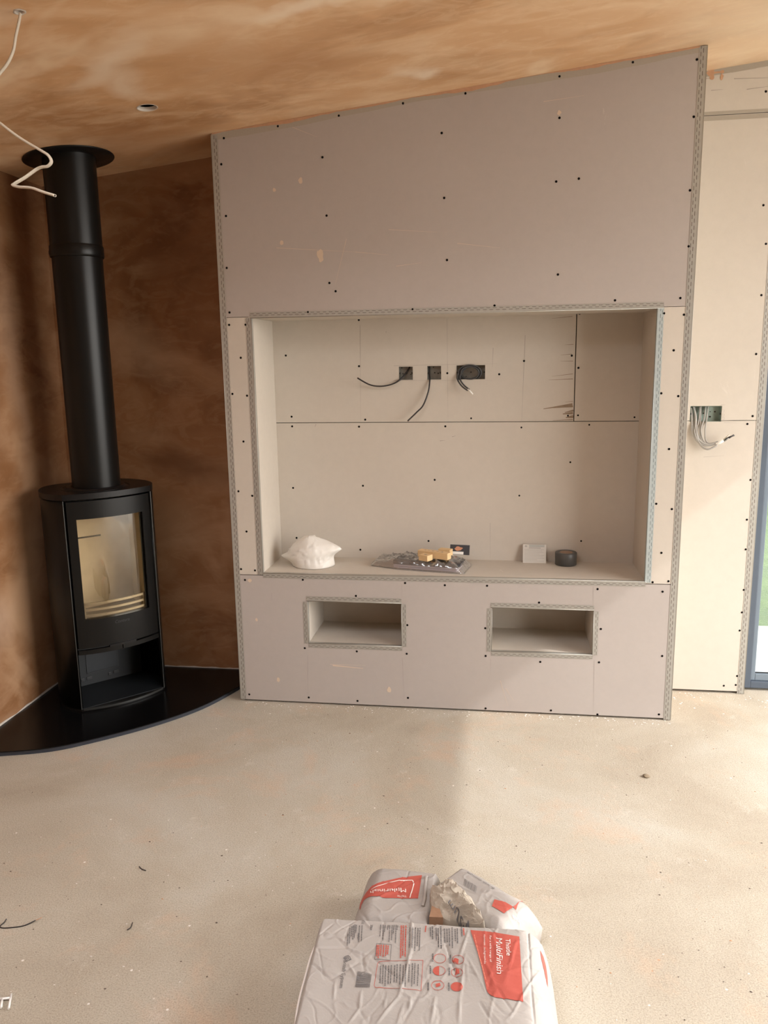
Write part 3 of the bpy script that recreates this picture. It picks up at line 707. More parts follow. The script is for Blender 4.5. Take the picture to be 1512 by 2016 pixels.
# curved casing: right edge round the back to the left edge
inner = scale_path(back, -.010)
m = MB(); z0, z1 = .010, .956; n = len(back)
for (P_, flip) in ((back, 0), (inner, 1)):
    for i in range(n-1):
        a, b = P_[i], P_[i+1]; m.quad([(a[0], a[1], z0), (b[0], b[1], z0), (b[0], b[1], z1), (a[0], a[1], z1)])
for z in (z0, z1):
    for i in range(n-1): m.quad([(*back[i], z), (*back[i+1], z), (*inner[i+1], z), (*inner[i], z)])
for i in (0, n-1): m.quad([(*back[i], z0), (*inner[i], z0), (*inner[i], z1), (*back[i], z1)])
bmesh.ops.remove_doubles(m.bm, verts=m.bm.verts, dist=1e-5)
o = m.build('casing', M['black'], st, smooth=False)
for p in o.data.polygons: p.use_smooth = abs(p.normal.z) < .5
for s_ in (-1, 1):
    m = MB(); m.box((s_*.1925-.0012, -.0035, .010), (s_*.1925+.0012, .0005, .956)); m.build('edge_strip', M['edge'], st, label='thin bright worn edge')
m = MB(); m.prism(scale_path(outline, 0), 0, .010); m.build('base_plate', M['black'], st)
m = MB(); arc_panel(m, -.185, .185, .004, .012, .010, off=.001); m.build('base_rim', M['edge'], st)
big = [(x*1.012, y*1.012-.001) for x, y in outline]
m = MB(); m.prism(big, .958, .983); es = [e for e in m.bm.edges if abs(e.verts[0].co.z-.983) < 1e-5 and abs(e.verts[1].co.z-.983) < 1e-5]
bmesh.ops.bevel(m.bm, geom=es, offset=.0025, segments=2, affect='EDGES'); m.build('top_plate', M['black_top'], st)
FA = (-.004, .135)
m = MB(); m.lathe([(.150, .9832), (.150, .9845), (.146, .9845), (.146, .9834), (.128, .9834), (.128, .990), (.118, .991), (.106, .991)], (FA[0], FA[1], 0), 56); m.build('flue_ring', M['black_top'], st)
# door with glass
d_ = empty('door', (0, 0, 0)); d_.parent = st
GW = (-.1475, .1435, .4215, .872)
m = MB(); arc_panel(m, -.182, .182, .292, .950, .022, [GW]); m.build('door_frame', M['black'], d_, label=None)
m = MB()
for of_ in (-.012, -.015):
    col = [[m.bm.verts.new((u, fy(u, of_), z)) for z in (GW[2]-.002, GW[3]+.002)] for u in [GW[0]-.002+(GW[1]-GW[0]+.004)*i/28 for i in range(29)]]
    for A_, B_2 in zip(col, col[1:]): m.bm.faces.new((A_[0], B_2[0], B_2[1], A_[1])).smooth = True
m.build('glass_pane', M['stove_glass'], d_, recalc=False)
m = MB(); arc_panel(m, GW[1]-.011, GW[1]+.001, GW[2], GW[3], .004, off=-.0165, nu=2); m.build('glass_seal', M['gasket'], d_)
m = MB(); arc_panel(m, GW[0]-.001, GW[0]+.004, GW[2], GW[3], .004, off=-.0165, nu=2); m.build('glass_seal', M['gasket'], d_)
vs, fs = text_mesh('Contura', .020, shear=.3)
m = MB(); w_ = max(v.x for v in vs)
bv = [m.bm.verts.new((v.x-w_/2+.005, fy(v.x-w_/2+.005)-.0006, .389+v.y)) for v in vs]
for f in fs: m.bm.faces.new([bv[i] for i in f])
m.build('logo', M['gasket'], d_)
m = MB(); arc_panel(m, -.058, .062, .286, .296, .03, off=.006, nu=10); m.build('door_handle', M['black_top'], d_)
m = MB(); arc_panel(m, -.184, -.003, .264, .284, .016, nu=14); arc_panel(m, .002, .184, .264, .284, .016, nu=14); m.build('air_lip', M['black'], st, label='two part lip below the door')
# firebox
fb = empty('firebox', (0, 0, 0)); fb.parent = st
m = MB(); m.box((-.165, .235, .395), (.165, .25, .93)); m.build('back_brick', M['lining'], fb)
for s_ in (-1, 1):
    m = MB(); m.box((min(s_*.165, s_*.178), .02, .395), (max(s_*.165, s_*.178), .25, .93)); m.build('side_brick', M['lining'], fb)
m = MB(); m.box((-.176, .03, .385), (.176, .25, .400)); m.build('grate_floor', simple('grey_ash_floor', (.30, .27, .23), .9, nz=.2), fb)
m = MB(); m.box((-.178, .02, .90), (.178, .25, .925)); m.build('baffle', M['lining'], fb)
m = MB(); m.box((-.150, .2325, .735), (.03, .2355, .742)); m.build('air_slot', M['void'], fb)
for z in (.425, .452, .480):
    m = MB(); arc_panel(m, -.145, .140, z, z+.010, .010, off=-.028, nu=16); m.build('log_bar', M['bar'], fb)
for s_ in (-.139, .133):
    m = MB(); m.box((s_-.006, fy(s_, -.03), .41), (s_+.006, fy(s_, -.03)+.006, .492)); m.build('bar_bracket', M['bar'], fb)
m = MB(); m.box((-.182, .012, .286), (.182, .26, .296)); m.box((-.182, .255, .296), (.182, .262, .95)); m.build('firebox_shell', M['black_in'], fb)
# lower compartment
m = MB(); m.box((-.186, .262, .012), (.186, .268, .286)); m.build('compartment_back', M['black_in'], st)
m = MB(); m.box((-.078, .2595, .072), (.070, .2625, .172)); m.build('ash_cover', simple('blue_grey_cover', (.010, .013, .017), .5), st)
m = MB()
for a, b in (((-.081, .068), (-.078, .176)), ((.070, .068), (.073, .176)), ((-.081, .172), (.073, .176)), ((-.081, .068), (.073, .071))): m.box((a[0], .2588, a[1]), (b[0], .2612, b[1]))
m.build('cover_gap', M['gasket'], st)
for x_ in (-.085, .045):
    m = MB(); m.box((x_-.026, .259, .034), (x_-.010, .263, .050), .002); m.box((x_+.0, .259, .036), (x_+.026, .263, .052), .002); m.build('air_vent', M['gasket'], st)
m = MB(); m.box((-.19, .0, .0098), (.19, .262, .0125)); m.build('compartment_floor', M['black_in'], st)

# flue
fx, fyy = -1.796, 3.338
fl = empty('flue_pipe', (fx, fyy, HZ+.984), label='black flue pipe rising from the stove to the ceiling', cat='flue pipe')
zb0 = HZ+.984
m = MB(); m.lathe([(.1035, .007), (.1035, 2.005-zb0)], n=64); m.build('lower_pipe', M['black'], fl)
m = MB(); m.lathe([(.1045, 1.995-zb0), (.1085, 1.997-zb0), (.1105, 2.004-zb0), (.1105, 2.040-zb0), (.1075, 2.046-zb0)], n=64); m.build('pipe_collar', M['black'], fl)
m = MB(); m.box((-.118, -.022, 2.012-zb0), (-.104, .0, 2.030-zb0), .003); m.build('collar_clip', M['black'], fl)
m = MB(); m.lathe([(.1065, 2.044-zb0), (.1065, 2.50-zb0)], n=64); m.build('upper_pipe', M['black'], fl)
m = MB(); m.lathe([(.10, .0), (.182, .0), (.183, -.002), (.182, -.004), (.107, -.004)], n=72)
for v in m.bm.verts: v.co.z += zc(v.co.x+fx)-zb0-.001
m.build('ceiling_flange', M['black_top'], fl, label='round black plate closing the pipe at the ceiling')

# ------------------------------------------------------------------ plaster bags
def bag_paper(name, c):
    m = NT(name)
    base = m.mix(m.noise(5, 4, .6), c, tuple(x*.86 for x in c))
    dirt = m.ramp(m.noise(13, 6, .75, .6), [(.6, (0, 0, 0)), (.75, (1, 1, 1))])
    base = m.mix(m.math('MULTIPLY', dirt, .25), base, (.52, .42, .33))
    m.col(base); m.set(rough=.55, spec=.35)
    h_ = m.math('ADD', m.noise(22, 4, .6, 1.5), m.math('MULTIPLY', m.noise(60, 3, .6, 1), .4))
    m.bump(h_, .35, .004); return m.m
M['paper'] = bag_paper('white_paper_sack', (.41, .375, .345))
M['paper_open'] = bag_paper('creased_cream_paper', (.46, .40, .325))
def ink(name, c):
    m = NT(name); m.col(m.mix(m.noise(14, 5, .7), c, tuple(min(1, x*1.2+.02) for x in c))); m.set(rough=.5, spec=.35)
    m.bump(m.noise(22, 4, .6, 1.5), .3, .004); return m.m
M['red'] = ink('red_print', (.41, .08, .058))
M['ink'] = simple('dark_grey_print', (.13, .12, .12), .6)
M['white_ink'] = simple('white_print', (.80, .74, .69), .55)
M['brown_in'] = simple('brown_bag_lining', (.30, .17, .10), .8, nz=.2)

def ridge(p, sc_, w=.09, seed=0):
    v = noise.noise(Vector((p[0]*sc_, p[1]*sc_, seed))); return max(0, 1-abs(v)/w)**1.5
class Bag:
    """soft sack; local s (length) and t (width) in metres, top height h(s,t)"""
    def __init__(b, c, rz, hl, hw, H, seed=0, wr=1.0, creases=(), tilt=(0, 0), shoulder=(.05, .05, .05, .05), z0=0, fold=None, corner=3.2):
        b.__dict__.update(locals()); b.M = Matrix.Translation((*c, z0)) @ Matrix.Rotation(rz, 4, 'Z')
    def seg(b, s, t, c):
        (x0, y0, x1, y1, w, a) = c; dx, dy = x1-x0, y1-y0; L = dx*dx+dy*dy
        k = max(0, min(1, ((s-x0)*dx+(t-y0)*dy)/L)); d = math.hypot(s-x0-dx*k, t-y0-dy*k)
        return a*math.exp(-(d/w)**2)*math.sin(PI*(.12+.76*k))
    def h(b, s, t):
        def sh(d, r): return 1 if d >= r else (math.sqrt(max(0, 1-((r-d)/r)**2)) if d > 0 else 0)
        l, r_, f, k = b.shoulder
        e = sh(b.hl+s, l)*sh(b.hl-s, r_)*sh(b.hw+t, f)*sh(b.hw-t, k)
        z = b.H*(.16+.84*e) + b.tilt[0]*s + b.tilt[1]*t
        wr = b.wr*min(1, e*1.3)
        z += wr*(.0040*noise.noise(Vector((s*6, t*6, b.seed)))+.0013*noise.noise(Vector((s*17, t*17, b.seed+3))))
        q = (s+.02*noise.noise(Vector((s*9, t*9, b.seed+9))), t+.02*noise.noise(Vector((s*9, t*9, b.seed+19))))
        z += wr*(.0021*ridge(q, 6.5, .032, b.seed+5)-.0019*ridge(q, 8.3, .028, b.seed+8)+.0013*ridge(q, 15, .05, b.seed+11))
        for c in b.creases: z += b.seg(s, t, c)
        return max(z, .006)
    def mesh(b, name, parent, mat, nx=150, ny=110):
        m = MB(); g = []
        for i in range(nx+1):
            row = []
            for j in range(ny+1):
                a, c = -1+2*i/nx, -1+2*j/ny
                # denser towards the rim, rounded corners
                a = math.copysign(1-(1-abs(a))**1.35, a); c = math.copysign(1-(1-abs(c))**1.35, c)
                k = 1-.5*(abs(a*c))**b.corner*.16
                s, t = a*b.hl*k, c*b.hw*k
                row.append((s, t))
            g.append(row)
        top = [[m.bm.verts.new((s, t, b.h(s/1.0, t))) for s, t in row] for row in g]
        for i in range(nx):
            for j in range(ny):
                m.bm.faces.new((top[i][j], top[i+1][j], top[i+1][j+1], top[i][j+1])).smooth = True
        rim = [top[i][0] for i in range(nx+1)]+[top[nx][j] for j in range(1, ny+1)]+[top[i][ny] for i in range(nx-1, -1, -1)]+[top[0][j] for j in range(ny-1, 0, -1)]
        low = [m.bm.verts.new((v.co.x*.965, v.co.y*.965, .002)) for v in rim]
        n = len(rim)
        for k in range(n): m.bm.faces.new((rim[k], low[k], low[(k+1) % n], rim[(k+1) % n])).smooth = True
        m.bm.faces.new(low[::-1])
        return m.build(name, mat, parent)
    def loc(b, x, y):
        p = b.M.inverted() @ Vector((x, y, 0)); return p.x, p.y
    def px(b, u, v, it=6):
        """photo pixel -> local (s,t) on the bag's surface"""
        z = b.H+b.z0
        for _ in range(it):
            P = atz(u, v, z); s, t = b.loc(P.x, P.y); s = max(-b.hl, min(b.hl, s)); t = max(-b.hw, min(b.hw, t)); z = b.z0+b.h(s, t)
        return b.loc(P.x, P.y)
    def pt(b, s, t, e=.0007): return (s, t, b.h(s, t)+e)
    def poly(b, m, P, e=.0008, cell=.0035):
        """fill polygon (local s,t) by clipping a fine grid so it follows the surface"""
        bm = bmesh.new(); f = bm.faces.new([bm.verts.new((s, t, 0)) for s, t in P])
        xs = [p[0] for p in P]; ys = [p[1] for p in P]
        for ax, lo, hi in ((0, min(xs), max(xs)), (1, min(ys), max(ys))):
            c = lo+cell
            while c < hi:
                co = (c, 0, 0) if ax == 0 else (0, c, 0); no = (1, 0, 0) if ax == 0 else (0, 1, 0)
                bmesh.ops.bisect_plane(bm, geom=bm.verts[:]+bm.edges[:]+bm.faces[:], plane_co=co, plane_no=no, dist=1e-7); c += cell
        mp = {v: m.bm.verts.new(b.pt(v.co.x, v.co.y, e)) for v in bm.verts}
        for f in bm.faces:
            try: m.bm.faces.new([mp[v] for v in f.verts]).smooth = True
            except ValueError: pass
        bm.free()
    def text(b, m, txt, p0, p1, size, e=.0016, bold=0, shear=0, fit=True, flip=False):
        vs, fs = text_mesh(txt, size, bold=bold, shear=shear)
        w = max(v.x for v in vs); p0, p1 = Vector(p0), Vector(p1); d = (p1-p0); L = d.length; d.normalize(); n = Vector((-d.y, d.x))
        k = L/w if fit else 1
        bm = bmesh.new(); pl = [p0+d*v.x*k+n*v.y for v in vs]; bv = [bm.verts.new((q.x, q.y, 0)) for q in pl]
        for f in fs:
            try: bm.faces.new([bv[i] for i in f])
            except ValueError: pass
        for ax in (0, 1):
            c = min(q[ax] for q in pl)+.003; hi = max(q[ax] for q in pl)
            while c < hi:
                co = (c, 0, 0) if ax == 0 else (0, c, 0); no = (1, 0, 0) if ax == 0 else (0, 1, 0)
                bmesh.ops.bisect_plane(bm, geom=bm.verts[:]+bm.edges[:]+bm.faces[:], plane_co=co, plane_no=no, dist=1e-7); c += .003
        mp = {v: m.bm.verts.new(b.pt(v.co.x, v.co.y, e)) for v in bm.verts}
        for f in bm.faces:
            try: m.bm.faces.new([mp[v] for v in f.verts])
            except ValueError: pass
        bm.free()
    def bars(b, m, p0, p1, width, e=.0012, seed=0):
        """one line of tiny illegible print: a run of word-length dashes"""
        rnd = random.Random(seed); p0, p1 = Vector(p0), Vector(p1); d = p1-p0; L = d.length; d.normalize(); n = Vector((-d.y, d.x))*width*.5; x = 0
        while x < L:
            w = min(rnd.uniform(.003, .010), L-x)
            q = [p0+d*x-n, p0+d*(x+w)-n, p0+d*(x+w)+n, p0+d*x+n]; m.quad([b.pt(*k, e) for k in q]); x += w+.0013

fb_c = ((-.436+.145)/2-.0, 1.586)
bag = empty('plaster_sack', (fb_c[0], fb_c[1], 0), math.atan2(.022, .54), label='full white plaster sack with a red panel lying flat nearest the viewer', cat='sack')
G = Bag(fb_c, math.atan2(.022, .54), .297, .200, .150, seed=2, wr=1.0, shoulder=(.022, .085, .05, .016), tilt=(.0, 0.0))
c7 = lambda x, y: G.px(840+x/5.4, 1780+y/5.4)
c6 = lambda x, y: G.px(560+x/5.04, 1780+y/5.04)
cre = []
for f_, L_ in ((c7, ((445, 290, 350, 560, .0035, .006), (445, 290, 480, 200, .003, .004), (360, 180, 460, 285, .003, -.004), (190, 370, 340, 830, .0035, -.0075), (400, 560, 355, 1010, .0035, .005), (420, 540, 660, 1000, .003, .0035), (410, 520, 440, 820, .003, .003),
                (1050, 260, 1110, 860, .0026, -.0075), (1110, 860, 1145, 1270, .0026, -.007), (730, 720, 1010, 775, .003, .003), (960, 380, 870, 700, .003, .003), (700, 760, 640, 930, .003, -.004), (740, 880, 920, 1150, .0035, -.004), (1270, 700, 880, 1220, .004, .0045), (150, 820, 240, 690, .003, .003), (600, 560, 720, 850, .003, .003),
                (90, 990, 50, 1260, .004, .006), (350, 1010, 340, 1260, .004, .005), (560, 1040, 700, 1260, .004, -.004), (1050, 240, 850, 300, .003, .002), (990, 1000, 1110, 1100, .003, .003))),
               (c6, ((340, 435, 620, 440, .004, -.005), (620, 440, 860, 520, .0035, .005), (860, 520, 1180, 780, .0035, -.0055), (1255, 160, 1265, 400, .0045, .007), (1265, 400, 1200, 700, .0045, .007), (1200, 700, 1130, 930, .0045, .006), (1130, 920, 920, 1180, .004, .006), (240, 630, 490, 780, .0035, -.005), (770, 480, 790, 660, .0035, -.004), (640, 600, 720, 740, .003, .005), (760, 870, 740, 1060, .004, .005), (1250, 920, 1240, 1050, .004, .005), (1000, 940, 990, 1030, .003, .004), (500, 780, 490, 950, .0035, .004), (740, 1040, 640, 1180, .004, .004), (1190, 980, 1120, 1180, .0035, .004), (700, 980, 820, 1180, .004, -.003), (560, 350, 640, 400, .003, .004), (330, 330, 480, 200, .004, -.003), (650, 200, 590, 380, .003, -.003), (1450, 700, 1340, 880, .0035, -.004), (1340, 880, 1180, 1180, .004, -.004)))):
    for (x0, y0, x1, y1, w, a) in L_: cre.append((*f_(x0, y0), *f_(x1, y1), w*.62, a*.72))
G.creases = tuple(cre)
G.mesh('sack_body', bag, M['paper'], 230, 170)
# seam along the left end
m = MB(); P = [Vector(G.pt(-.2895+.002*noise.noise(Vector((t*.1*30, 0, 0))), t, .004)) for t in [-.19+.38*i/60 for i in range(61)]]
P = [Vector((-.2915*(1-.085*(abs(p.y)/.2)**3.2), p.y*.96, .126+.012*noise.noise(Vector((p.y*8, 4, 0)))-.02*(abs(p.y)/.2)**6)) for p in P]
m.tube(P, .0024, 8, flat=.6); m.build('end_seam', M['white_ink'], bag, label='bright glued seam along the left end')
# red panel
m = MB()
Q = [c7(465, 283), c7(720, 300), c7(985, 350), c7(1005, 700), c7(1027, 1045), c7(850, 1010), c7(720, 992), c7(680, 975), c7(650, 945), c7(636, 915), c7(590, 700), c7(530, 480)]
G.poly(m, Q, .0016); m.build('red_panel', M['red'], bag)
m = MB(); c_ = .0012
G.text(m, 'MultiFinish', c7(738, 362), c7(746, 752), .0212, .0032, shear=.12)
G.text(m, 'Thistle', c7(838, 380), c7(850, 558), .0165, .0032)
G.text(m, 'For a wide range of', c7(668, 345), c7(672, 627), .0068, .0032); G.text(m, 'common backgrounds', c7(606, 335), c7(612, 647), .0068, .0032)
m.build('panel_lettering', M['white_ink'], bag)
m = MB()
for (P0, P1, w) in (((505, 330), (560, 560), 2.2), ((560, 560), (640, 850), 2.2)): G.bars(m, c7(*P0), c7(*P1), .0014, .0020, 5)
m.build('panel_stripe', simple('light_red_stripe', (.80, .30, .20), .55), bag)
m = MB(); rk = 1
for x0, ys, ye in ((370, 250, 350), (325, 262, 420), (302, 268, 400), (270, 250, 470), (240, 262, 450), (215, 265, 420), (188, 265, 410), (150, 240, 480), (122, 260, 460), (100, 255, 390), (60, 240, 380), (38, 250, 350)):
    G.bars(m, c7(x0, ys), c7(x0+4, ye), .0028, .0014, rk); rk += 1
m.build('printed_text', M['ink'], bag, label='column of tiny dark print beside the red panel')
for para in (((1345, 240, 465), (1325, 240, 420), (1300, 235, 470), (1275, 235, 440), (1245, 235, 440)), ((1125, 215, 260), (1108, 210, 390), (1088, 210, 300), (1070, 212, 360), (1045, 212, 380), (1030, 212, 260), (1000, 212, 280), (982, 208, 365), (955, 208, 325)),
             ((1328, 600, 815), (1295, 590, 800), (1270, 590, 820), (1240, 600, 780), (1205, 600, 820), (1180, 610, 790), (1150, 600, 800), (1120, 600, 780), (1095, 610, 780), (1060, 610, 790), (1035, 612, 800), (1005, 612, 815), (980, 615, 790), (955, 615, 790)),
             ((770, 215, 375), (745, 215, 380), (735, 290, 350), (715, 210, 290), (700, 205, 340), (685, 215, 360), (670, 225, 330), (650, 240, 400), (630, 300, 420))):
    m = MB()
    for x0, ys, ye in para: G.bars(m, c6(x0, ys), c6(x0-8, ye), .0023, .0014, rk); rk += 1
    m.build('printed_text', M['ink'], bag, label='paragraph of tiny dark print')
for (x, y) in ((65, 560), (40, 690), (15, 870), (248, 580), (240, 710), (235, 870)):
    m = MB(); G.bars(m, c7(x, y-30), c7(x, y+55), .0032, .0014, rk); rk += 1; m.build('icon_caption', M['ink'], bag)
m = MB()
for x0, ys, ye in ((1205, 215, 530), (1180, 215, 520), (1160, 215, 540), (1405, 220, 280), (1030, 415, 505), (1010, 410, 520), (985, 408, 530), (960, 408, 520), (938, 410, 540), (922, 412, 520)): G.bars(m, c6(x0, ys), c6(x0-8, ye), .0030, .0014, rk); rk += 1
G.bars(m, c7(392, 262), c7(396, 335), .0035, .0014, 3)
def box_line(m, P, w, e=.0013, closed=True):
    for i in range(len(P)-(0 if closed else 1)):
        a, b = Vector(P[i]), Vector(P[(i+1) % len(P)]); L = (b-a).length; n = max(1, int(L/.01)); d = (b-a)/n; q = Vector((-d.y, d.x)).normalized()*w
        for k in range(n): m.quad([G.pt(*(a+d*k-q), e), G.pt(*(a+d*(k+1)-q), e), G.pt(*(a+d*(k+1)+q), e), G.pt(*(a+d*k+q), e)])
m.build('warning_text', M['red'], bag, label='lines of tiny red print')
m = MB(); box_line(m, [c6(1375, 560), c6(1355, 865), c6(905, 832), c6(890, 815), c6(925, 590), c6(940, 582)], .00055)
m.build('safety_box_outline', M['red'], bag, label='thin red rounded box outline')
for (x, y, r, fill) in ((333, 595, 62, [c7(300, 575), c7(340, 590), c7(335, 640), c7(275, 620)]), (322, 730, 60, [c7(310, 690), c7(345, 695), c7(350, 745), c7(300, 755)]), (320, 882, 62, [c7(320+60*math.cos(k*PI/10), 882+46*math.sin(k*PI/10)) for k in range(20)]), (140, 582, 64, None),
        (133, 713, 64, [c7(133+62*math.cos(k*PI/10+PI/2), 713+47*math.sin(k*PI/10+PI/2)) for k in range(11)]), (118, 868, 66, [c7(95, 850), c7(140, 840), c7(150, 870), c7(100, 890)])):
    m = MB()
    box_line(m, [c7(x+r*math.cos(k*PI/12), y+r*.76*math.sin(k*PI/12)) for k in range(24)], .0006)
    if fill: G.poly(m, fill, .0012)
    m.build('round_icon', M['red'], bag, label='round red icon')
m = MB(); box_line(m, [c6(915, 393), c6(1062, 405), c6(1050, 560), c6(895, 552)], .00055); m.build('warning_box_outline', M['ink'], bag)
m = MB(); G.text(m, 'British Gypsum', c6(588, 560), c6(545, 835), .0135, .0015); m.build('maker_lettering', M['ink'], bag); m = MB(); G.text(m, '25kg', c6(856, 208), c6(848, 262), .0085, .0015, bold=.02)
m.build('weight_mark', M['ink'], bag)
m = MB(); G.text(m, 'CE', c6(772, 165), c6(764, 200), .0085, .0015)
m.build('conformity_mark', M['ink'], bag); m = MB()
# round emblem of the maker
box_line(m, [c6(625+28*math.cos(k*PI/8), 540+24*math.sin(k*PI/8)) for k in range(16)], .0009); box_line(m, [c6(625+12*math.cos(k*PI/6), 540+10*math.sin(k*PI/6)) for k in range(12)], .0009)
box_line(m, [c6(590, 545), c6(600, 525), c6(606, 548)], .0012); box_line(m, [c6(645, 560), c6(664, 548)], .0012, closed=False)
m.build('maker_emblem', M['ink'], bag)
m = MB(); a, b_, c__, d__ = [Vector(c6(*k)) for k in ((725, 668), (868, 700), (845, 835), (700, 832))]
rnd = random.Random(4); k = 0
while k < 1:
    w = rnd.choice((.012, .02, .03)); e_ = min(1, k+w)
    p = [a.lerp(d__, k), b_.lerp(c__, k), b_.lerp(c__, e_), a.lerp(d__, e_)]
    P0, P1, P2, P3 = p
    for q in range(4): m.quad([G.pt(*P0.lerp(P1, q/4), .0013), G.pt(*P0.lerp(P1, (q+1)/4), .0013), G.pt(*P3.lerp(P2, (q+1)/4), .0013), G.pt(*P3.lerp(P2, q/4), .0013)])
    k = e_+rnd.choice((.012, .018, .022))
m.build('barcode', M['ink'], bag)
# red mark on the right shoulder
m = MB(); G.poly(m, [(.266, .150), (.273, .140), (.277, .115), (.277, .075), (.274, .045), (.271, .075), (.266, .120)], .0014); m.build('side_mark', M['red'], bag)

# the two part-used sacks behind
def rear_bag(c, rz, hl, hw, H, seed, label, **k):
    e = empty('plaster_sack', (c[0], c[1], k.get('z0', 0)), rz, label=label, cat='sack')
    b = Bag(c, rz, hl, hw, H, seed=seed, **k); b.mesh('sack_body', e, M['paper'], 110, 100); return e, b
eL, BL_ = rear_bag((-.262, 1.925), math.radians(-3), .112, .135, .125, 11, 'smaller part-used plaster sack behind the full one, at the left, red panel facing up', wr=1.6, shoulder=(.06, .022, .05, .06), corner=2.2)
L6 = lambda x, y: BL_.px(680+x/3.78, 1680+y/3.78)
m = MB(); BL_.poly(m, [L6(570, 165), L6(540, 340), L6(300, 335), L6(135, 355), L6(105, 425), L6(108, 375), L6(150, 300), L6(200, 245), L6(400, 185)], .0013); m.build('red_panel', M['red'], eL)
m = MB(); BL_.text(m, 'MultiFinish', L6(455, 272), L6(185, 290), .020, .0034); BL_.text(m, 'Thistle', L6(455, 318), L6(385, 318), .010, .0024)
GG, G_old = BL_, G
G = BL_
box_line(m, [L6(190, 275), L6(400, 205), L6(500, 205), L6(510, 225), L6(480, 335)], .0012, .0022, closed=False)
G = G_old
m.build('panel_lettering', M['white_ink'], eL)
# folded lip of the left sack
m = MB(); P = [Vector(BL_.pt(*L6(x, y), .004)) for x, y in ((640, 140), (605, 180), (595, 250), (590, 330), (575, 400))]
m.tube(catmull(P, 6), [.0045]*25, 8, flat=.5); m.build('folded_lip', M['paper'], eL)
eR, BR_ = rear_bag((-.024, 1.928), math.radians(-38), .138, .095, .135, 23, 'part-used plaster sack leaning right behind the full sack with a barcode on its face', wr=1.3, shoulder=(.03, .06, .05, .075), corner=2.4)
R6 = lambda x, y: BR_.px(680+x/3.78, 1680+y/3.78)
m = MB(); BR_.poly(m, [R6(1110, 345), R6(1190, 365), R6(1270, 425), R6(1340, 500), R6(1350, 535), R6(1270, 530), R6(1180, 450), R6(1090, 395)], .0013); m.build('red_panel', M['red'], eR)
m = MB(); BR_.text(m, 'inish', R6(1300, 520), R6(1245, 468), .013, .0024); m.build('panel_lettering', M['white_ink'], eR)
m = MB(); BR_.text(m, 'British Gypsum', R6(1115, 265), R6(915, 140), .012, .0018); m.build('maker_lettering', M['ink'], eR)
m = MB()
for i in range(13):
    a = 880+i*7.4; y0 = 190+i*4.7
    w_ = (1.6, 3.2, 2.2)[i % 3]
    m.quad([BR_.pt(*R6(a+8, y0), .0015), BR_.pt(*R6(a+8+w_, y0+w_*.6), .0015), BR_.pt(*R6(a-2+w_, y0+50+w_*.6), .0015), BR_.pt(*R6(a-2, y0+50), .0015)])
m.build('barcode', M['ink'], eR)
# crumpled open neck between them
ct = atz(880, 1768, .15)
cn = empty('crumpled_sack', (ct.x, ct.y, 0), label='crumpled open cream paper sack mouth squeezed between the two rear sacks', cat='sack'); off = Vector(cn.location)
m = MB(); n1, n2 = 60, 44
rimp = [(848, 1745), (862, 1738), (885, 1728), (905, 1745), (925, 1765), (948, 1795), (950, 1815), (905, 1812), (870, 1806), (850, 1780)]
rim3 = []
for i, (u, v) in enumerate(rimp): rim3.append(atz(u, v, (.150, .152, .150, .152, .153, .150, .135, .12, .12, .14)[i]))
rim3 = catmull(rim3, 6, True); cen = sum(rim3, Vector())/len(rim3); nR = len(rim3); grid = []
for j in range(n2+1):
    f = j/n2; row = []
    for i, p in enumerate(rim3):
        if f <= .6:
            g_ = f/.6; q = cen.lerp(p, g_); bulge = .028*(1-g_**2)
        else:
            g_ = (f-.6)/.4; q = p+(p-cen)*.18*g_; q.z = p.z*(1-g_)+.02*g_; bulge = 0
        nn = q*1.0; w = .014*abs(noise.noise(Vector((nn.x*22, nn.y*34, 3))))+.008*ridge((nn.x, nn.y*1.6), 20, .14, 7)+.004*ridge((nn.x+.3, nn.y*1.4), 36, .14, 9)
        q = Vector((q.x, q.y, q.z+bulge+w*(1 if f < .6 else .5)-.01)); row.append(q)
    grid.append(row)
V = [[m.bm.verts.new(q-off) for q in row] for row in grid]
for j in range(n2):
    for i in range(nR): m.bm.faces.new((V[j][i], V[j][(i+1) % nR], V[j+1][(i+1) % nR], V[j+1][i]))
bmesh.ops.remove_doubles(m.bm, verts=m.bm.verts, dist=1e-6)
m.build('paper_mouth', M['paper_open'], cn)
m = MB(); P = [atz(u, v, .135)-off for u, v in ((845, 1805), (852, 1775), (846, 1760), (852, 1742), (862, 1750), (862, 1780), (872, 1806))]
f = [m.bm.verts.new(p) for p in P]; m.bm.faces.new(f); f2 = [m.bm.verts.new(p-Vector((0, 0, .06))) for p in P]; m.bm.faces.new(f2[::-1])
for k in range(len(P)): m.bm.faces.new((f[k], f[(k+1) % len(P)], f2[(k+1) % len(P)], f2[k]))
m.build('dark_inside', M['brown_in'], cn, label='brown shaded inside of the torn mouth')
m = MB(); vs, fs = text_mesh('psum', .022, bold=.006); w_ = max(v.x for v in vs)
a, b_ = atz(922, 1797, .155)-off, atz(886, 1768, .160)-off; d = (b_-a); k_ = d.length/w_; d.normalize(); nrm = Vector((-d.y, d.x, 0))
def neck_z(p):
    best = min(((v.co.xy-p.xy).length, v.co.z) for v in nv); return best[1]
nv = None
mesh_me = [o for o in bpy.data.objects if o.name.startswith('paper_mouth')][0].data; nv = mesh_me.vertices
bv = []
for v in vs:
    q = a+d*v.x*k_+nrm*v.y; near = sorted(((w.co.xy-q.xy).length, w.co.z) for w in nv)[:14]; bv.append(m.bm.verts.new((q.x, q.y, max(z for _, z in near)+.003)))
for f in fs:
    try: m.bm.faces.new([bv[i] for i in f])
    except ValueError: pass
m.build('maker_lettering', M['ink'], cn)

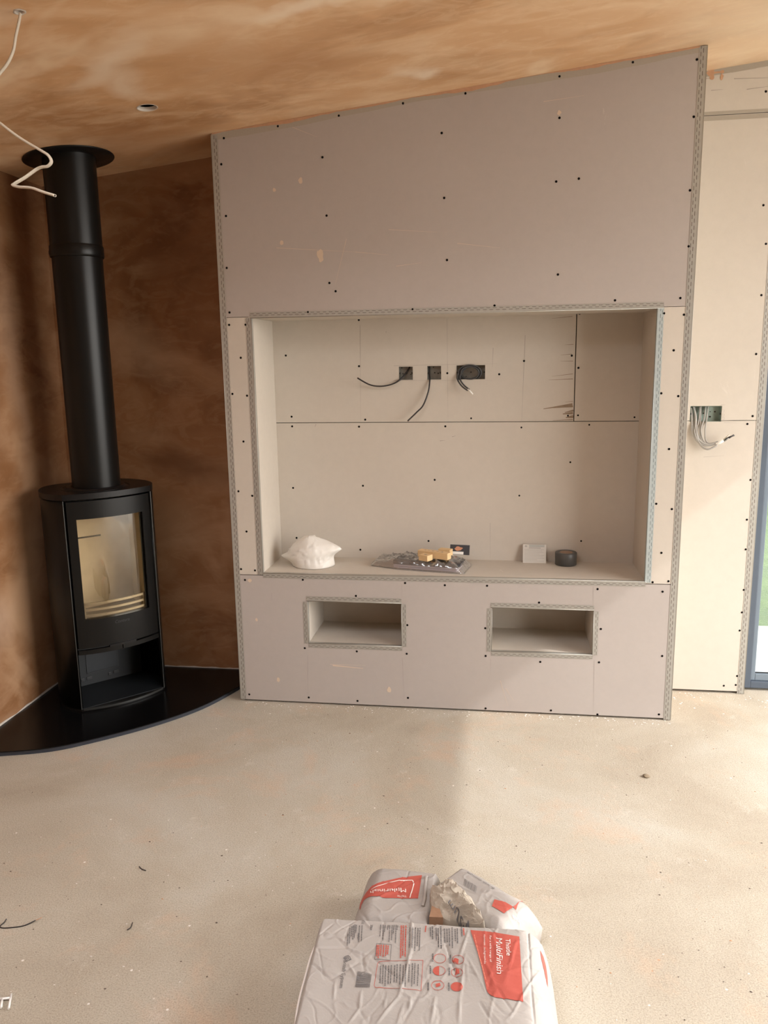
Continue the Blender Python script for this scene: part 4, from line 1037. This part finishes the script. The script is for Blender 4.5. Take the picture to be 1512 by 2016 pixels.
# ------------------------------------------------------------------ things on the recess shelf
def crumple_mat(name, c, rough, trans=0):
    m = NT(name); m.col(c); m.set(rough=rough, spec=.5, trans=trans); m.bump(m.noise(30, 3, .5, 1.0), .18, .004)
    m.b.inputs['Subsurface Weight'].default_value = .35; m.b.inputs['Subsurface Radius'].default_value = (.02, .02, .02); return m.m
M['foam'] = crumple_mat('white_poly_bag', (.74, .71, .66), .45)
z0 = ZB
# crumpled white bag: rings lofted from the foot to a rounded crown with pulled corners
pb = empty('plastic_bag', (-.845, 3.50, z0), label='crumpled white plastic bag at the left end of the recess shelf', cat='bag')
m = MB(); nz_, na = 26, 72; rings = []
for j in range(nz_+1):
    f = j/nz_; z = .140*f; row = []
    for k in range(na):
        a = k*2*PI/na; ca, sa = math.cos(a), math.sin(a)
        rx = .098*(1-.75*max(0, (f-.45)/.55)**2)*(1+.06*math.sin(3*a+f*5)); ry = .075*(1-.8*max(0, (f-.4)/.6)**2)
        x, y = rx*ca-.012*f, ry*sa
        x += .048*max(0, ca)**6*math.exp(-((f-.60)/.16)**2); z_ = z + .004*max(0, ca)**6
        x -= .048*max(0, -ca)**10*math.exp(-((f-.30)/.15)**2)
        q = Vector((x, y, z_)); w = .007*noise.noise(q*13)+.0012*noise.noise(q*50)+.006*ridge((q.x+q.z*.4, q.y+q.z*.3), 15, .06, 4)-.005*ridge((q.x-q.z*.5, q.y), 19, .06, 6)
        q += Vector((ca, sa, .5))*w*(0.2+.8*min(1, f*4)); q.z = max(q.z, .0015) if j else .0015
        row.append(m.bm.verts.new(q))
    rings.append(row)
for A, B_ in zip(rings, rings[1:]):
    for k in range(na): m.bm.faces.new((A[k], A[(k+1) % na], B_[(k+1) % na], B_[k])).smooth = True
c1 = m.bm.verts.new(sum((v.co for v in rings[-1]), Vector())/na+Vector((0, 0, .003)))
for k in range(na): m.bm.faces.new((rings[-1][k], rings[-1][(k+1) % na], c1)).smooth = True
m.bm.faces.new(rings[0][::-1]); m.build('bag_skin', M['foam'], pb)

# clear bag of dark slats
RZ = -.19
cb = empty('wrapped_pack', (-.315, 3.515, z0), RZ, label='dark flat pack with white edges inside a crinkled clear bag on the shelf', cat='package')
m = MB(); m.box((-.145, -.057, .002), (.150, .05, .009)); m.box((-.145, -.058, .011), (.148, .05, .017)); m.build('white_sheet', simple('lilac_white_sheet', (.74, .68, .76), .5), cb, label='lilac white edged sheets')
m = MB(); m.box((-.140, -.052, .009), (.146, .045, .011)); m.box((-.150, -.050, .017), (.155, .060, .035), .003); m.box((.03, -.054, .022), (.165, .03, .038), .004); m.build('dark_slab', simple('dark_grey_pack', (.045, .045, .05), .4, nz=.3, scale=80), cb)
m = MB(); nu_, nv_ = 70, 40; Gd = []
for i in range(nu_+1):
    row = []
    for j in range(nv_+1):
        a, c = -1+2*i/nu_, -1+2*j/nv_; x = a*.205-.018+(-.035 if a < -.6 else 0)*(abs(a)-.6)/.4; y = c*(.082-.030*max(0, -a-.5)*2*.9)
        e = max(0, 1-abs(a)**5)*max(0, 1-abs(c)**6)
        z = .003+.043*e**.6+.014*e*noise.noise(Vector((x*18, y*18, 2)))+.010*ridge((x, y), 16, .14, 3)*(.3+.7*e)+.006*ridge((x, y), 34, .14, 8)
        row.append(m.bm.verts.new((x, y, max(.002, z))))
    Gd.append(row)
for i in range(nu_):
    for j in range(nv_): m.bm.faces.new((Gd[i][j], Gd[i+1][j], Gd[i+1][j+1], Gd[i][j+1])).smooth = True
m.build('clear_wrap', M['film'], cb)
# leaflet and wooden blocks on top
M['wood'] = simple('pale_softwood', (.70, .49, .26), .6, nz=.12, scale=30)
M['wood_end'] = simple('wood_end_grain', (.66, .43, .20), .7)
def block(name_label, c, rz, size, marks=()):
    e = empty('wooden_block', c, rz, label=name_label, cat='wood block')
    m = MB(); lx, ly, lz = size; m.box((-lx/2, -ly/2, 0), (lx/2, ly/2, lz), .0012); m.build('block_body', M['wood'], e)
    m = MB()
    for (x, y, w, h) in marks: m.quad([(x-w/2, y-h/2, lz+.0004), (x+w/2, y-h/2, lz+.0004), (x+w/2, y+h/2, lz+.0004), (x-w/2, y+h/2, lz+.0004)])
    if marks: m.build('stamp_mark', M['ink'], e)
    return e
block('long pale wooden batten lying across the wrapped pack', (-.282, 3.487, z0+.052), -.40, (.150, .038, .030), ((-.045, .0, .010, .004), (-.028, .002, .012, .003), (-.006, -.001, .010, .004), (.016, .002, .012, .003), (.04, 0, .008, .008)))
block('short wooden block in front of the long batten', (-.318, 3.448, z0+.0495), -.55, (.048, .040, .026), ((0, 0, .014, .006),))
block('small wooden block behind the batten', (-.235, 3.535, z0+.052), -.35, (.058, .034, .030))
lf = empty('leaflet', (-.172, 3.548, z0+.052), -.12, label='black printed leaflet with a photo of hands tucked behind the wood', cat='leaflet')
def lp(mb, x0, x1, z0_, z1_, d): mb.quad([(x0, -.0006*d+z0_*.35, z0_), (x1, -.0006*d+z0_*.35, z0_), (x1, -.0006*d+z1_*.35, z1_), (x0, -.0006*d+z1_*.35, z1_)])
m = MB(); m.box((-.045, 0, 0), (.045, .002, .043))
for v in m.bm.verts: v.co.y += v.co.z*.35
m.build('sheet', simple('black_leaflet', (.02, .018, .02), .35), lf)
m = MB(); blob(m, (-.006, .026), -.0006, .018, .009, 2)
for v in m.bm.verts: v.co.y += v.co.z*.35-.0006
m.build('photo_print', simple('skin_toned_print', (.55, .25, .14), .5), lf)
m = MB(); lp(m, -.043, .018, .002, .014, 2.5); m.build('white_caption', M['white_plastic'], lf)
# card
cd_ = empty('paper_card', (.169, 3.628, z0), 0, label='upright white square card with printed lines leaning on the recess back', cat='card')
m = MB(); m.box((-.053, 0, 0), (.053, .0025, .082), .0004)
lean = lambda m: [setattr(v.co, 'y', v.co.y+v.co.z*.28-.002) for v in m.bm.verts]
lean(m); m.build('card_sheet', simple('grey_white_card', (.60, .57, .52), .7), cd_)
m = MB()
for i in range(9):
    z = .060-i*.0065; w = (.09, .082, .088, .07, .09, .085, .09, .06, .09)[i]; m.quad([(-.047, -.0006, z), (-.047+w, -.0006, z), (-.047+w, -.0006, z+.0009), (-.047, -.0006, z+.0009)])
m.quad([(-.026, -.0006, .0655), (.028, -.0006, .0655), (.028, -.0006, .068), (-.026, -.0006, .068)])
vs, fs = text_mesh('m', .013, bold=.04); bv = [m.bm.verts.new((v.x-.044, -.0006, .071+v.y)) for v in vs]
for f in fs: m.bm.faces.new([bv[i] for i in f])
lean(m); m.build('printed_lines', simple('grey_print', (.30, .28, .26), .7), cd_)
m = MB(); m.quad([(-.025, -.0006, .071), (.045, -.0006, .071), (.045, -.0006, .0805), (-.025, -.0006, .0805)]); lean(m); m.build('printed_banner', simple('pale_banner', (.42, .42, .39), .7), cd_)
# tape roll
tr = empty('tape_roll', (.309, 3.612, z0), label='roll of dark grey cloth tape lying flat at the right of the shelf', cat='tape roll')
m = MB(); m.lathe([(.030, .001), (.046, .001), (.0485, .003), (.0485, .030), (.0490, .032), (.0488, .056), (.047, .0585), (.031, .0585), (.030, .057), (.030, .001)], n=56); m.build('tape_body', simple('dark_grey_tape', (.075, .073, .068), .4, nz=.12), tr)
m = MB(); m.lathe([(.0295, .002), (.0300, .0575), (.0275, .0575), (.0275, .002)], n=48); m.build('card_core', simple('brown_core', (.30, .20, .14), .8), tr)

# ------------------------------------------------------------------ back window and garden
wn = empty('window_1', (WX0, YB+.06, 0), label='dark grey framed floor-length window at the right edge', cat='window', kind='structure'); off = Vector(wn.location)
def wpart(mb, name, mat, **k):
    for v in mb.bm.verts: v.co -= off
    return mb.build(name, mat, wn, **k)
yf = YB+.045
m = MB(); a, b = WX0+.004, WX1-.004
m.box((a, yf, .012), (a+.038, yf+.07, WZ), .003); m.box((b-.038, yf, .012), (b, yf+.07, WZ), .003); m.box((a+.038, yf+.001, .012), (b-.038, yf+.069, .045), .003); m.box((a+.038, yf+.001, WZ-.038), (b-.038, yf+.069, WZ), .003)
wpart(m, 'window_frame', M['frame_grey'])
m = MB(); a2, b2 = a+.039, b-.039
m.box((a2, yf+.012, .046), (a2+.020, yf+.055, WZ-.04), .003); m.box((b2-.020, yf+.012, .046), (b2, yf+.055, WZ-.04), .003); m.box((a2+.02, yf+.012, .046), (b2-.02, yf+.055, .078), .003)
wpart(m, 'sash', M['frame_light'])
m = MB(); m.box((a2+.018, yf+.03, .07), (b2-.018, yf+.036, WZ-.04)); wpart(m, 'glass_pane', M['window_glass'])
m = MB(); m.box((a2+.02, yf+.025, .078), (b2-.02, yf+.03, .083)); wpart(m, 'glazing_bead', M['gasket'])

m = MB(); m.box((-2, YB+.32, -.35), (12, YB+1.15, -.05)); m.box((XR+.25, -6, -.35), (12, YB+.3, -.05))
pv = simple('pale_paving', (.22, .21, .185), .85, nz=.15, scale=8); o = struct('patio', m, pv, 'pale paving slabs outside the window', 'paving')
def grass_mat():
    m = NT('lawn'); c = m.ramp(m.noise(3.2, 6, .7), [(.3, (.022, .045, .010)), (.55, (.045, .075, .018)), (.75, (.085, .095, .045))]); c = m.mix(m.math('MULTIPLY', m.noise(55, 4, .7), .5), c, (.10, .12, .06)); m.col(c); m.set(rough=.9); m.bump(m.noise(80, 4), 1, .02); return m.m
m = MB(); m.box((-6, YB+1.15, -.35), (16, YB+5.95, -.06)); struct('lawn', m, grass_mat(), 'green garden lawn seen through the window', 'lawn')
slp = empty('sleeper_edging', (3.0, YB+5.97, -.06), label='brown timber sleeper edging at the far side of the lawn', cat='edging')
for k in range(4):
    m = MB(); m.box((-5+k*2.5, 0, -.02), (-5+k*2.5+2.48, .12, .13), .01); m.build('sleeper', simple('brown_sleeper', (.07, .05, .022), .8, nz=.3, scale=12), slp)
m = MB(); m.box((-6, YB+6.2, -.3), (16, YB+6.4, 1.5)); struct('wall_garden', m, simple('white_render', (.42, .43, .44), .8, nz=.05), 'bright white rendered garden wall beyond the lawn', 'wall')
m = MB(); m.box((-30, -30, -.5), (30, 30, -.36)); struct('ground', m, simple('pale_ground', (.36, .35, .30), .9), 'ground outside the house', 'ground')

# ------------------------------------------------------------------ bits on the floor
def on_floor(u, v, z=0): return atz(u, v, z)
def wire_bit(label, pts, r, mat, tip=None, cat='wire offcut'):
    P = [on_floor(u, v, r+z) for u, v, z in pts]; e = empty('wire_offcut', (P[0].x, P[0].y, 0), label=label, cat=cat); off = Vector(e.location)
    m = MB(); m.tube([p-off for p in catmull(P, 6)], r, 8); m.build('sheath', mat, e)
    if tip: m = MB(); m.tube([P[-1]-off, on_floor(*tip[:2], r+.004)-off], r*.45, 6); m.build('bare_tip', M['copper'], e)
wire_bit('longest black wire offcut with a bare copper tip near the left edge', [(13, 1809, .006), (8, 1816, .002), (0, 1824, 0), (10, 1827, 0), (45, 1823, 0), (70, 1812, .004)], .0016, M['cable_black'], (83, 1806))
wire_bit('short dark wire offcut on the floor left of the sacks', [(250, 1831, 0), (257, 1826, .002), (261, 1816, .005)], .0014, M['cable_black'])
wire_bit('short curled black wire offcut in the middle left of the floor', [(274, 1706, .002), (279, 1711, 0), (287, 1714, 0)], .0016, M['cable_black'])
sp = on_floor(8, 1975, .0); e = empty('plastic_spacer', (sp.x, sp.y, 0), label='small white plastic spacer at the bottom left of the floor', cat='spacer'); off = Vector(e.location)
m = MB()
for (u0, v0, u1, v1) in ((17, 1986, 22, 1957), (-6, 1967, 21, 1965), (2, 1984, 4, 1967), (-8, 1986, -6, 1960)):
    a, b = on_floor(u0, v0, .005)-off, on_floor(u1, v1, .005)-off; m.tube([a, b], .0030, 6)
m.build('spacer_body', M['white_plastic'], e)
st_ = on_floor(1272, 1530); m = MB(); bmesh.ops.create_icosphere(m.bm, subdivisions=3, radius=.010)
for v in m.bm.verts: v.co *= 1+.35*noise.noise(v.co*90); v.co.z = v.co.z*.6+.0055; v.co.x *= 1.3
o = m.build('stone_chip', simple('brown_stone', (.22, .17, .11), .85, nz=.2)); o.location = (st_.x, st_.y, 0); prop(o, 'largest brown stone chip on the sunlit floor at right', 'stone')
# crumbs of plaster and grit
rnd = random.Random(3); mw = MB(); md = MB(); mp = MB()
def crumb(mb, x, y, s):
    n = rnd.randint(4, 6); a0 = rnd.uniform(0, 6); st_x = rnd.uniform(.5, 1.8)
    top = [mb.bm.verts.new((x+s*st_x*math.cos(a0+k*2*PI/n)*rnd.uniform(.6, 1), y+s*math.sin(a0+k*2*PI/n)*rnd.uniform(.6, 1), .0005)) for k in range(n)]
    c = mb.bm.verts.new((x, y, s*rnd.uniform(.4, .9)))
    for k in range(n): mb.bm.faces.new((top[k], top[(k+1) % n], c))
for _ in range(700):
    x, y = rnd.uniform(-1.9, 1.6), rnd.uniform(1.1, 3.3)
    if x < -1.1 and y > 2.5: continue
    r = rnd.random(); s = rnd.uniform(.001, .0032)
    crumb(md if r < .5 else mw, x, y, s*(1.1 if r < .5 else 1))
for _ in range(260):
    x = rnd.uniform(-1.15, .76); crumb(mw, x, YF-abs(rnd.gauss(0, .03))-.004, rnd.uniform(.0012, .0045))
for _ in range(160):
    crumb(mw, rnd.uniform(.77, 1.9), YB-.01-abs(rnd.gauss(0, .09)), rnd.uniform(.0015, .005))
for _ in range(60): crumb(mp, rnd.uniform(-1.0, 1.0), rnd.uniform(1.6, 3.2), rnd.uniform(.0015, .0035))
prop(mw.build('plaster_crumbs', simple('white_crumbs', (.78, .74, .68), .9)), 'scattered white plaster crumbs along the wall foot and floor', 'crumbs', kind='stuff')
prop(md.build('dark_grit', simple('dark_grit', (.10, .075, .06), .9)), 'scattered dark grit specks across the concrete floor', 'grit', kind='stuff')
prop(mp.build('orange_crumbs', simple('orange_crumbs', (.55, .30, .17), .9)), 'sparse orange dried plaster specks across the floor', 'crumbs', kind='stuff')
